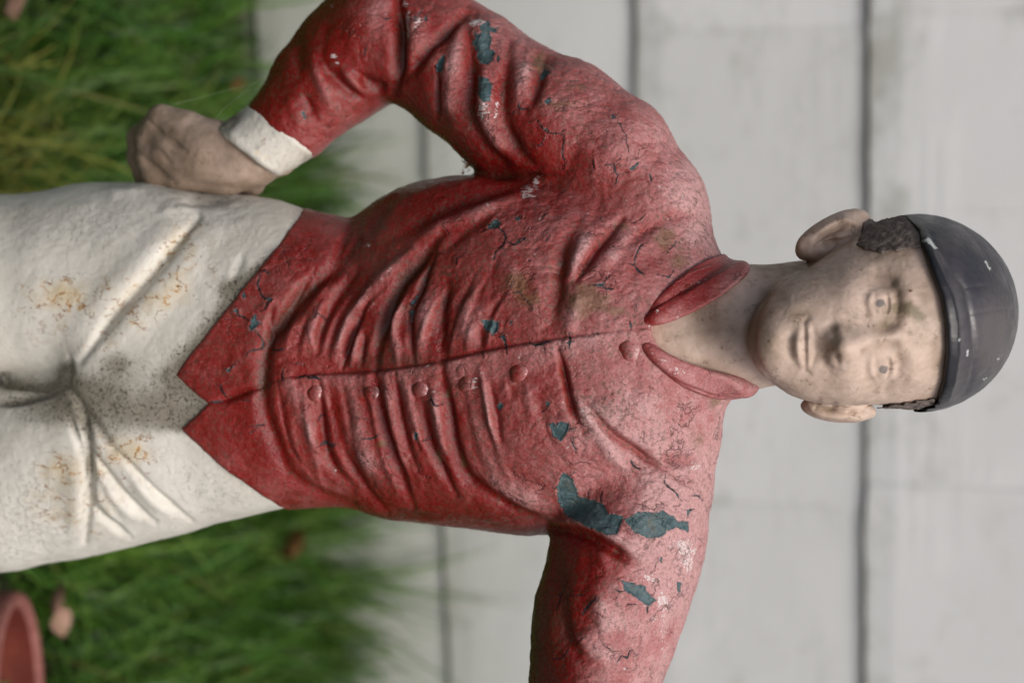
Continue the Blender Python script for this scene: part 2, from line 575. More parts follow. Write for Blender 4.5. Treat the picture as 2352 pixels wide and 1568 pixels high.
def mat_skin_paint():
    n = NT('old_flesh_paint')
    grime_shade, green, rust, iris = [n.attr(a) for a in ('grime_shade', 'green', 'rust', 'iris')]
    big = n.noise(24, 4, .6); mid = n.noise(85, 5, .65); fine = n.noise(420, 4, .65)
    col = n.mix(n.step(big, .35, .68), (.615, .475, .385), (.52, .395, .31))
    col = n.mix(n.math('MULTIPLY', n.step(mid, .42, .75), .55), col, (.38, .28, .205))
    col = n.mix(n.math('MULTIPLY', n.step(n.noise(30, 5, .65), .46, .68), .62), col, (.36, .265, .185))
    g = n.math('ADD', grime_shade, n.math('MULTIPLY', n.math('SUBTRACT', mid, .5), .5))
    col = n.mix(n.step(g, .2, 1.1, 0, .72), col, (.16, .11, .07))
    sp = n.math('MULTIPLY', n.step(n.noise(560, 4, .75), .60, .72), n.step(g, -.1, 1.1, .04, .60))
    col = n.mix(sp, col, (.07, .05, .035))
    gr = n.step(n.math('ADD', green, n.math('MULTIPLY', n.math('SUBTRACT', n.noise(210, 5, .7), .5), 1.4)), .22, .9)
    col = n.mix(n.math('MULTIPLY', gr, .75), col, (.10, .085, .03))
    rd = n.math('ABSOLUTE', n.math('SUBTRACT', n.noise(130, 4, .6), .5))
    ck = n.math('MULTIPLY', n.step(rd, .003, .012, 1, 0), n.math('MULTIPLY', n.step(n.noise(120, 3, .6), .58, .63), .8))
    col = n.mix(n.math('MULTIPLY', ck, .75), col, (.17, .085, .035))
    rz = n.step(n.math('ADD', rust, n.math('MULTIPLY', n.math('SUBTRACT', n.noise(330, 4, .7), .5), 1.6)), .62, .95)
    col = n.mix(n.math('MULTIPLY', rz, .85), col, (.15, .06, .015))
    ir = n.step(n.math('ADD', iris, n.math('MULTIPLY', n.math('SUBTRACT', n.noise(300, 5, .7), .5), 15)), -2, 2.5, 1, 0)
    col = n.mix(n.math('MULTIPLY', ir, .88), col, (.165, .150, .138))
    hgt = n.math('ADD', n.math('MULTIPLY', fine, .4), n.math('MULTIPLY', n.noise(140, 4, .6), .7))
    hgt = n.math('SUBTRACT', hgt, n.math('MULTIPLY', ck, .6))
    hgt = n.math('SUBTRACT', hgt, n.math('MULTIPLY', n.step(n.noise(330, 2, .5), .70, .76), .35))
    return n.done(col, n.step(mid, .3, .7, .44, .62), n.bump(hgt, .0006, 1.0), .35)

def mat_cap_paint():
    n = NT('worn_black_paint')
    edge, worn, chip = [n.attr(a) for a in ('edge', 'worn', 'chip')]
    mid = n.noise(60, 5, .65); st = n.noise(1, 4, .6, n.mapping((240, 240, 40)))
    col = n.mix(n.math('MULTIPLY', n.math('ADD', worn, n.math('MULTIPLY', n.math('SUBTRACT', st, .5), .7), clamp=True), .9), (.015, .018, .029), (.110, .098, .095))
    col = n.mix(n.step(mid, .45, .8, 0, .3), col, (.03, .035, .06))
    e = n.step(n.math('ADD', edge, n.math('MULTIPLY', n.math('SUBTRACT', n.noise(150, 3, .6), .5), 9)), -3, 3, 1, 0)
    col = n.mix(n.math('MULTIPLY', e, .9), col, (.010, .011, .014))
    c = n.step(n.math('ADD', chip, n.math('MULTIPLY', n.math('SUBTRACT', n.noise(420, 5, .75), .5), 18)), -1, 1.5, 1, 0)
    col = n.mix(n.math('MULTIPLY', c, .85), col, (.52, .56, .53))
    sp = n.step(n.noise(260, 4, .7), .775, .80)
    col = n.mix(n.math('MULTIPLY', sp, .5), col, (.40, .42, .40))
    hgt = n.math('ADD', n.math('MULTIPLY', st, .35), n.math('MULTIPLY', n.noise(330, 4, .6), .25))
    return n.done(col, n.step(mid, .3, .7, .30, .50), n.bump(hgt, .0005, 1.0), .5)

def mat_hair():
    n = NT('dark_hair_paint')
    a = n.noise(150, 5, .7)
    col = n.ramp(a, [(.3, (.10, .08, .07)), (.55, (.17, .14, .12)), (.75, (.27, .22, .19))])
    return n.done(col, .75, n.bump(n.math('ADD', a, n.math('MULTIPLY', n.noise(400, 3, .6), .5)), .0016, 1.0), .25)

def mat_shingle():
    n = NT('weathered_white_siding')
    low, gr = n.attr('low'), n.attr('shade')
    big = n.noise(3.2, 4, .6); mid = n.noise(13, 5, .6); fine = n.noise(120, 4, .6)
    col = n.mix(n.step(big, .3, .7), (.67, .68, .675), (.635, .645, .635))
    col = n.mix(n.math('MULTIPLY', gr, .35), col, (.50, .505, .475))
    sp = n.t.nodes.new('ShaderNodeSeparateXYZ'); n.t.links.new(n.co, sp.inputs[0])
    splash = n.step(n.math('ADD', sp.outputs['Z'], n.math('MULTIPLY', n.math('SUBTRACT', big, .5), .35)), .62, .10)
    col = n.mix(n.math('MULTIPLY', splash, .9), col, (.385, .40, .345))
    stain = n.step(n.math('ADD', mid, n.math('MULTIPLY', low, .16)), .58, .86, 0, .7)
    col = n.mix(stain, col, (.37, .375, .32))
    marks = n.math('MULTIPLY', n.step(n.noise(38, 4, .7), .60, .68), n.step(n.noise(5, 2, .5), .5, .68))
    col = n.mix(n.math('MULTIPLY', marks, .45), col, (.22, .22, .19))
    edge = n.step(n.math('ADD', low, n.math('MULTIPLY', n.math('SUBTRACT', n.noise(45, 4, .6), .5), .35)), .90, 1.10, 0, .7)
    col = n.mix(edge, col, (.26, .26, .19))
    flk = n.math('MULTIPLY', n.step(n.math('ABSOLUTE', n.math('SUBTRACT', n.noise(1, 5, .65, n.mapping((7, 7, 26))), .5)), .002, .012, 1, 0), n.step(n.noise(4, 3, .6), .5, .62))
    col = n.mix(n.math('MULTIPLY', flk, .32), col, (.25, .25, .22))
    comb = n.noise(1, 3, .6, n.mapping((3.2, 20, 75)))
    hgt = n.math('ADD', n.math('MULTIPLY', n.math('MULTIPLY', comb, n.step(n.noise(4.5, 2, .5), .48, .66)), .45), n.math('MULTIPLY', fine, .15))
    return n.done(col, .7, n.bump(hgt, .004, 1.0), .2)

def mat_simple(name, c1, c2, scale, rough=.7, bump=.001, bscale=None, spec=.3):
    n = NT(name)
    a = n.noise(scale, 5, .6)
    col = n.mix(n.step(a, .35, .7), c1, c2)
    return n.done(col, rough, n.bump(n.noise(bscale or scale * 2, 5, .65), bump, 1.0), spec)

def mat_grass():
    n = NT('grass_blade')
    hue, dry = n.attr('hue'), n.attr('dry')
    col = n.ramp(hue, [(0.0, (.022, .066, .008)), (.33, (.050, .145, .013)), (.68, (.115, .23, .027)), (.88, (.17, .255, .045)), (1.0, (.36, .37, .06))])
    col = n.mix(dry, col, (.25, .21, .07))
    m = n.done(col, .42, None, .45)
    tr = n.t.nodes.new('ShaderNodeBsdfTranslucent')
    n.put(tr.inputs['Color'], col)
    mx_ = n.t.nodes.new('ShaderNodeMixShader'); mx_.inputs[0].default_value = .28
    n.t.links.new(n.b.outputs[0], mx_.inputs[1]); n.t.links.new(tr.outputs[0], mx_.inputs[2])
    n.t.links.new(mx_.outputs[0], n.out.inputs[0])
    return m

M_RED, M_WHITE, M_SKIN, M_CAP, M_HAIR = mat_red_paint(), mat_white_paint(), mat_skin_paint(), mat_cap_paint(), mat_hair()
M_SHINGLE, M_GRASS = mat_shingle(), mat_grass()
M_GAP = mat_simple('dark_mossy_felt', (.11, .115, .08), (.17, .175, .12), 30, .9, .004)
M_FOUND = mat_simple('damp_concrete', (.12, .115, .10), (.24, .23, .20), 14, .85, .004)
M_SOIL = mat_simple('dark_soil', (.018, .014, .009), (.045, .034, .02), 40, .95, .01)
M_POT = mat_simple('terracotta', (.11, .020, .013), (.16, .034, .020), 30, .65, .001, 200)
M_POTRIM = mat_simple('chalky_terracotta', (.21, .075, .062), (.28, .115, .095), 60, .75, .001, 200)
M_LEAF = mat_simple('dry_pink_leaf', (.26, .15, .11), (.34, .21, .15), 90, .6, .001)
M_LEAF2 = mat_simple('dry_brown_leaf', (.15, .065, .022), (.22, .11, .04), 90, .6, .001)
M_BLACK = mat_simple('black_boot_paint', (.015, .015, .017), (.04, .04, .04), 60, .4, .001)
M_STONE = mat_simple('painted_concrete_base', (.20, .19, .17), (.32, .31, .28), 25, .8, .003)
M_WEB = mat_simple('dusty_cobweb', (.55, .55, .50), (.65, .65, .60), 200, .6, .0001)

# ================================================================= ground and house wall
WALL_D, WALL_YAW = 1.90, rad(10.0)
WX = V3([math.cos(WALL_YAW), math.sin(WALL_YAW), 0.0])          # along the wall
WN = V3([math.sin(WALL_YAW), -math.cos(WALL_YAW), 0.0])         # out of the wall, to the viewer
WO = V3([0.0, WALL_D, 0.0])

def ray(p, q):
    return FWD + UPV * ((p - 1176) / FPX) + RGT * ((q - 784) / FPX)
def ground_hit(p, q, z=0.0):
    d = ray(p, q)
    return CAM + d * ((z - CAM[2]) / d[2])

def wall_hit(p, q):
    d = ray(p, q)
    t = ((WO - CAM) @ WN) / (d @ WN)
    h = CAM + t * d
    return (h - WO) @ WX, h[2]

def build_ground():
    n = 60
    xs = np.linspace(-1, 1, n)
    g = np.sign(xs) * (np.abs(xs) ** 3) * 40
    X, Y = np.meshgrid(g, g, indexing='ij')
    P = np.stack([X.ravel(), Y.ravel() + 1.0, np.zeros(n * n)], 1)
    P[:, 2] = vnoise(P, 3.0, 3) * .012 * np.exp(-(np.hypot(P[:, 0], P[:, 1] - 1) / 4) ** 2)
    i = np.arange((n - 1) * (n - 1)); a = (i // (n - 1)) * n + i % (n - 1)
    Q = np.stack([a, a + n, a + n + 1, a + 1], 1)
    tag(mesh_object('ground', P, Q, M_SOIL, world_space=True), kind='structure')
build_ground()

def box_verts(x0, x1, y0, y1, z0, z1):
    V = V3([[x, y, z] for x in (x0, x1) for y in (y0, y1) for z in (z0, z1)], )
    Q = V3([[0, 1, 3, 2], [4, 6, 7, 5], [0, 4, 5, 1], [2, 3, 7, 6], [0, 2, 6, 4], [1, 5, 7, 3]])
    return V, Q
def wall_to_world(L):
    """(along, out, up)"""
    return WO + L[:, 0:1] * WX + L[:, 1:2] * WN + L[:, 2:3] * V3([0, 0, 1.0])

def build_wall():
    root = thing('house_wall', 'pale grey white house wall of lapped siding shingles behind the grass', 'wall', tuple(WO))
    # course heights read where the dark joint lines cross the picture
    zj = [wall_hit(971, 100)[1], wall_hit(1461, 100)[1], wall_hit(1995, 100)[1]]
    pitch = (zj[2] - zj[0]) / 2
    z_low = wall_hit(592, 60)[1]
    V, Q = box_verts(-4, 4, -.16, -.010, -.3, zj[2] + pitch * 5)
    o = mesh_object('backing', wall_to_world(V), Q, M_GAP, root, world_space=True, smooth=False)
    V, Q = box_verts(-4, 4, -.009, .004, -.3, z_low - .012)
    o = mesh_object('foundation', wall_to_world(V), Q, M_FOUND, root, world_space=True, smooth=False)
    courses = [(z_low, zj[0]), (zj[0], zj[1]), (zj[1], zj[2]), (zj[2], zj[2] + pitch), (zj[2] + pitch, zj[2] + 2 * pitch), (zj[2] + 2 * pitch, zj[2] + 3 * pitch)]
    joints = {0: [wall_hit(800, 1250)[0]], 1: [wall_hit(1300, 1375)[0], wall_hit(1250, 410)[0]],
              2: [wall_hit(1800, 66)[0], wall_hit(1800, 1156)[0], wall_hit(1800, 620)[0]],
              3: [wall_hit(2150, 36)[0], wall_hit(2150, 487)[0], wall_hit(2150, 1113)[0]], 4: [], 5: []}
    for k, (za, zb) in enumerate(courses):
        gap = .0066 if k <= 1 else .0050
        js = sorted(joints[k])
        base = js[0] if js else .1 * k
        xs = list(js)
        x = (xs[-1] if xs else base) 
        if not xs: xs = [x]
        while x < 2.2: x += random.uniform(.30, .42); xs.append(x)
        x = xs[0]
        while x > -1.9: x -= random.uniform(.30, .42); xs.insert(0, x)
        for a, b in zip(xs[:-1], xs[1:]):
            nx, nz = 22, 9
            tilt = random.uniform(-.0015, .0015)
            ph = random.uniform(0, 40)
            gx = random.uniform(.0001, .0004)
            X = np.linspace(a + gx, b - gx, nx)
            z0 = za + gap / 2 + vnoise(np.stack([X * 1, X * 0 + ph, X * 0], 1), 14, 5) * .0026 + vnoise(np.stack([X, X * 0 + ph, X * 0], 1), 55, 6) * .0012
            z1 = zb - gap / 2 + .0 * X
            F, B, low = [], [], []
            for j in range(nz):
                t = j / (nz - 1)
                z = z0 * (1 - t) + z1 * t
                out = .011 * (1 - t) + .001 + tilt * (X - a) / (b - a)
                out = out + vnoise(np.stack([X, X * 0 + ph, z], 1), 9, 7) * .0012
                if j == 0: out = out - .0025
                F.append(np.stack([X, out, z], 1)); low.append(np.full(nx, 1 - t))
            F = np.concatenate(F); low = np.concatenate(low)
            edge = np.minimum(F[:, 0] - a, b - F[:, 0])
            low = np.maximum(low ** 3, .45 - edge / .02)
            V = F.copy(); V[:, 1] -= 0
            Bk = F.copy(); Bk[:, 1] = -.0085
            Vall = np.vstack([F, Bk])
            i = np.arange((nx - 1) * (nz - 1)); c = (i // (nx - 1)) * nx + i % (nx - 1)
            Qf = np.stack([c, c + 1, c + nx + 1, c + nx], 1)
            N = nx * nz
            rim = []
            for m in range(nx - 1):
                rim.append([m + 1, m, N + m, N + m + 1])
                u = (nz - 1) * nx + m
                rim.append([u, u + 1, N + u + 1, N + u])
            for m in range(nz - 1):
                u = m * nx
                rim.append([u, u + nx, N + u + nx, N + u])
                u = m * nx + nx - 1
                rim.append([u + nx, u, N + u, N + u + nx])
            Qa = np.vstack([Qf, np.array(rim)])
            o = mesh_object('shingle', wall_to_world(Vall), Qa, M_SHINGLE, root,
                            {'low': np.r_[low, low], 'shade': np.full(len(Vall), random.random() ** 2)}, world_space=True, smooth=False)
    return root
build_wall()

# ================================================================= the statue: forms
def body_loft(P, rows, grow=0.0, n=2.35):
    p = P[:, 0]
    R = np.array(rows, float)
    gx = np.arange(R[0, 0] - 60, R[-1, 0] + 61, 2.0)
    kk = np.exp(-(np.arange(-24, 25) / 11.0) ** 2); kk /= kk.sum()
    sm = lambda i: np.convolve(np.pad(np.interp(gx, R[:, 0], R[:, i]), 24, mode='edge'), kk, mode='valid')
    qL, qR, wf, wb = [np.interp(p, gx, sm(i)) for i in (1, 2, 3, 4)]
    qc, a = .5 * (qL + qR), .5 * (qR - qL) + grow
    w = P[:, 2] - sl(p)
    b = np.where(w > 0, wf, wb) + grow
    k = ((np.abs(P[:, 1] - qc) / a) ** n + (np.abs(w) / b) ** n) ** (1 / n)
    return (k - 1) * np.minimum(a, b) * .92

JROWS = [(380, 440, 1250, 235, 240), (560, 458, 1195, 238, 230), (650, 470, 1169, 236, 225), (700, 478, 1167, 230, 215), (760, 492, 1164, 222, 205), (808, 505, 1166, 218, 198),
         (838, 480, 1178, 226, 204), (870, 453, 1188, 234, 208), (900, 437, 1193, 240, 212), (960, 416, 1199, 250, 216), (1040, 404, 1209, 262, 220),
         (1120, 398, 1221, 268, 224), (1200, 405, 1232, 270, 225), (1300, 415, 1225, 262, 222), (1400, 450, 1180, 240, 210), (1480, 500, 1120, 210, 190),
         (1540, 550, 1030, 175, 165), (1600, 600, 950, 140, 140), (1680, 640, 900, 110, 115)]
HEM = [(-400, 900), (300, 900), (420, 745), (478, 695), (560, 641), (620, 594), (700, 527), (780, 466), (862, 400), (905, 452), (925, 484), (950, 455), (985, 416), (1060, 497), (1110, 560), (1168, 650), (1240, 760), (1320, 900), (2000, 900)]

NECKLINE = [(1496, 748), (1560, 722), (1620, 690), (1690, 640), (1745, 600), (1850, 600), (1850, 900), (1720, 888), (1640, 872), (1570, 838), (1512, 795), (1498, 775)]
def jacket_sdf(P):
    p, q, w = P[:, 0], P[:, 1], P[:, 2]
    d = body_loft(P, JROWS)
    hem = np.interp(q, [a for a, b in HEM], [b for a, b in HEM])
    hem = np.where(w < sl(p) - 40, np.maximum(np.minimum(hem, 640), 520), hem)
    # shoulders
    shL = chain(P, [(1585, 660, sl(1585) - 10, 88), (1500, 470, sl(1500) - 15, 118), (1415, 360, sl(1415) - 5, 132)], 40)
    shR = chain(P, [(1590, 850, sl(1590) - 10, 88), (1540, 1000, sl(1540) - 5, 108), (1500, 1120, sl(1500) + 5, 130)], 40)
    d = smin(d, smin(shL, shR, 30), 60)
    armL = chain(P, [(1405, 352, sl(1405) - 5, 138), (1290, 290, sl(1290) - 10, 150), (1167, 243, sl(1167) - 20, 152), (1075, 172, sl(1075) - 35, 148), (985, 110, sl(985) - 50, 142), (890, 78, sl(890) - 55, 146)], 30)
    fore = chain(P, [(872, 78, sl(872) - 50, 146), (800, 140, sl(800) - 35, 130), (735, 199, sl(735) - 15, 115), (665, 280, sl(665) + 10, 93), (630, 312, sl(630) + 16, 86)], 25)
    armR = chain(P, [(1495, 1120, sl(1495) + 5, 142), (1452, 1225, sl(1452) + 15, 168), (1425, 1320, sl(1425) + 30, 168), (1398, 1410, sl(1398) + 45, 165), (1378, 1490, sl(1378) + 60, 154), (1364, 1570, sl(1364) + 80, 143), (1340, 1740, sl(1340) + 190, 132), (1330, 1860, sl(1330) + 330, 108)], 30)
    d = smin(d, armL, 26)
    d = smin(d, fore, 14)
    d = smin(d, armR, 26)
    # cuff end, hem
    ax = V3([-.605, .796, 0])
    cut = (P[:, 0] - 636) * ax[0] + (P[:, 1] - 304) * ax[1]
    near = np.hypot(P[:, 0] - 640, P[:, 1] - 310) < 190
    d = np.where(near & (P[:, 1] < 430), smax(d, cut, 6), d)
    hd = (hem - p) * .66
    d = np.where((q > 400) & (q < 1300) & (p < 960), smax(d, hd, 7), d)
    # neck opening
    neck = rcone(P, (1610, 765, sl(1610) - 10), (1800, 745, sl(1800) + 10), 85, 130)
    d = smax(d, -neck, 10)
    m = (p > 1440) & (w > sl(p) - 20)
    d[m] = smax(d[m], -poly_sd(p[m], q[m], NECKLINE), 6)
    return d

TROWS = [(40, 455, 1300, 225, 235), (100, 447, 1280, 228, 240), (200, 438, 1246, 232, 245), (260, 435, 1248, 232, 245), (350, 433, 1226, 232, 245), (450, 440, 1212, 230, 240),
         (580, 449, 1184, 226, 225), (650, 462, 1168, 222, 212), (700, 482, 1158, 214, 203), (760, 500, 1152, 206, 193), (830, 510, 1150, 205, 195)]
def trouser_sdf(P):
    hips = smax(body_loft(P, TROWS), (150 - P[:, 0]) * .9, 70)
    hem = np.interp(P[:, 1], [a for a, b in HEM], [b for a, b in HEM])
    hips = smax(hips, np.where(P[:, 2] > sl(P[:, 0]), (P[:, 0] - np.minimum(hem, 690) - 40) * .66, P[:, 0] - 640), 10)
    L = chain(P, [(330, 652, sl(330) + 5, 212), (150, 655, sl(150) + 8, 214), (0, 662, sl(0) + 10, 208), (-200, 676, sl(-200) + 20, 190), (-420, 690, sl(-420) + 15, 165), (-640, 695, sl(-640), 140)], 30)
    R = chain(P, [(330, 1008, sl(330) + 5, 214), (200, 1034, sl(200) + 10, 214), (100, 1065, sl(100) + 12, 214), (0, 1095, sl(0) + 14, 211), (-200, 1130, sl(-200) + 30, 195), (-420, 1140, sl(-420) + 25, 168), (-640, 1110, sl(-640), 142)], 30)
    legs = smin(L, R, 12)
    return smin(hips, legs, 55)

HW = 190.0      # depth of the middle of the head
def head_sdf(P):
    sk = ell(P, (2092, 718, HW - 20), (226, 216, 250))
    face = ell(P, (1945, 762, HW + 75), (190, 168, 178), (0, 1), -.10)
    jaw = ell(P, (1845, 775, HW + 95), (118, 128, 150), (0, 1), -.12)
    chin = ell(P, (1778, 786, HW + 160), (56, 72, 66))
    d = smin(sk, face, 60)
    d = smin(d, jaw, 45)
    d = smin(d, chin, 45)
    neck = chain(P, [(1420, 775, sl(1420) - 20, 150), (1560, 765, sl(1560) - 4, 152), (1700, 752, sl(1700) - 20, 139), (1900, 735, HW - 70, 142)], 20)
    # nape of shirtless throat
    d = smin(d, neck, 26)
    # nose
    nb, nt = fH((1450, 962))[0], fH((1130, 1052))[0]
    nose = rcone(P, (nb[0], nb[1], HW + 222), (nt[0], nt[1], HW + 262), 20, 31)
    d = smin(d, nose, 40)
    for (z, r, ww) in (((1092, 985), 21, 240), ((1098, 1125), 19, 238)):
        c = fH(z)[0]
        d = smin(d, np.sqrt((P[:, 0] - c[0]) ** 2 + (P[:, 1] - c[1]) ** 2 + (P[:, 2] - (HW + ww)) ** 2) - r, 30)
    # ears
    eL = ell(P, (1913, 540, HW - 5), (96, 44, 46), (0, 1), -.50)
    d = smin(d, eL, 12)
    eR = ell(P, (1922, 938, HW - 10), (84, 32, 44), (0, 1), .10)
    d = smin(d, eR, 12)
    return d

CAPC, CAPR = V3([2106, 719, HW - 22]), V3([234, 228, 266])
BRIM = [(400, 2050), (493, 2076), (533, 2113), (577, 2127), (631, 2147), (678, 2166), (745, 2177), (812, 2178), (880, 2170), (923, 2156), (945, 2116), (1050, 2050)]
def cap_sdf(P):
    e = ell(P, CAPC, CAPR)
    cut = np.interp(P[:, 1], [a for a, b in BRIM], [b for a, b in BRIM])
    cut = cut - np.maximum(0, CAPC[2] + 40 - P[:, 2]) * .35
    return smax(e, (cut - P[:, 0]) * .93, 9)

HAIR_L = fH((1255, 195), (1400, 160), (1530, 140), (1640, 265), (1690, 330), (1650, 375), (1500, 395), (1370, 412), (1250, 380), (1208, 355), (1240, 280))
HAIR_R = fH((1335, 1462), (1500, 1440), (1640, 1415), (1740, 1400), (1760, 1460), (1680, 1500), (1500, 1510), (1360, 1508))
def hair_sdf(P, poly):
    d = head_sdf(P) - 5.5
    return smax(d, poly_sd(P[:, 0], P[:, 1], poly), 4)

def hand_sdf(P):
    z = lambda p, o: sl(p) + o
    back = chain(P, [(640, 362, z(640, 12), 44), (560, 358, z(560, 26), 56), (470, 350, z(470, 36), 60), (395, 345, z(395, 36), 52)], 30)
    up = chain(P, [(590, 338, z(590, 15), 34), (500, 322, z(500, 28), 34), (425, 296, z(425, 30), 36), (372, 274, z(372, 24), 30)], 25)
    lowr = chain(P, [(595, 400, z(595, 10), 27), (520, 402, z(520, 26), 44), (430, 396, z(430, 34), 42)], 25)
    d = smin(smin(back, up, 34), lowr, 34)
    fing = [[(425, 296, 30, 33), (368, 278, 22, 30), (352, 290, -30, 28), (376, 310, -75, 25)],
            [(400, 330, 38, 34), (345, 316, 28, 31), (322, 318, -25, 29), (345, 335, -70, 25)],
            [(400, 366, 40, 33), (345, 360, 28, 31), (323, 360, -25, 29), (345, 372, -65, 25)],
            [(405, 402, 36, 31), (358, 400, 26, 29), (336, 400, -25, 27), (352, 405, -60, 23)]]
    for fg in fing:
        d = smin(d, chain(P, [(a, b, z(a, c), r) for a, b, c, r in fg], 14), 20)
    thumb = chain(P, [(585, 424, z(585, -10), 24), (560, 440, z(560, -50), 26), (500, 450, z(500, -80), 25), (460, 450, z(460, -95), 21)], 10)
    return smin(d, thumb, 14)

def cuff_sdf(P):
    A, B = V3([654, 296, sl(654) + 14]), V3([565, 353, sl(565) + 26])
    ax = (B - A) / np.linalg.norm(B - A)
    X = P - A
    t = X @ ax
    rdir = X - t[:, None] * ax
    r = np.sqrt((rdir ** 2).sum(1))
    m = V3([-.605, .796, 0.0])                # its ends are cut askew
    u = X @ m
    L = (B - A) @ m
    R = 91 - 3 * np.clip(u / L, 0, 1)
    return smax(smax(r - R, -u, 14), u - L, 16)

def collar_base(P):
    d = body_loft(P, JROWS)
    shL = chain(P, [(1585, 660, sl(1585) - 10, 88), (1500, 470, sl(1500) - 15, 118)], 40)
    shR = chain(P, [(1590, 850, sl(1590) - 10, 88), (1540, 1000, sl(1540) - 5, 108)], 40)
    d = smin(d, smin(shL, shR, 30), 60)
    neck = chain(P, [(1420, 775, sl(1420) - 20, 150), (1560, 765, sl(1560) - 4, 152), (1700, 752, sl(1700) - 20, 139), (1900, 735, HW - 70, 142)], 20)
    return smin(d, neck, 22)
def collar_sdf(P):
    def flap(pts):
        d = None
        pts = smooth_line(pts, 4)
        for A, B in zip(pts[:-1], pts[1:]):
            x = rcone(P, A[:3], B[:3], A[3], B[3])
            d = x if d is None else smin(d, x, 8)
        return d
    z = lambda p, o: sl(p) + o
    Lf = flap([(1488, 735, z(1488, 194), 10), (1530, 719, z(1530, 186), 17), (1590, 688, z(1590, 160), 22), (1650, 650, z(1650, 122), 23), (1692, 622, z(1692, 70), 19), (1704, 622, z(1704, 0), 17), (1710, 660, z(1710, -110), 26), (1708, 760, z(1708, -140), 30)])
    Ls = flap([(1472, 728, z(1472, 192), 7), (1530, 688, z(1530, 164), 15), (1590, 645, z(1590, 122), 20), (1640, 611, z(1640, 78), 21), (1674, 592, z(1674, 20), 19), (1686, 606, z(1686, -60), 20)])
    Rf = flap([(1485, 797, z(1485, 200), 10), (1525, 829, z(1525, 186), 15), (1580, 858, z(1580, 158), 19), (1640, 879, z(1640, 114), 22), (1695, 888, z(1695, 50), 22), (1722, 880, z(1722, -20), 20), (1716, 820, z(1716, -130), 26), (1708, 760, z(1708, -140), 30)])
    Rs = flap([(1490, 806, z(1490, 192), 6), (1530, 845, z(1530, 172), 10), (1590, 880, z(1590, 135), 12), (1650, 902, z(1650, 85), 13), (1700, 906, z(1700, 20), 12)])
    body = collar_base(P)
    d = smax(smin(Lf, Rf, 10) - 3, body - 17, 7)
    d = smin(d, smax(smin(Ls, Rs, 10) - 3, body - 9, 5), 3)
    return smax(d, -body - 14, 4)

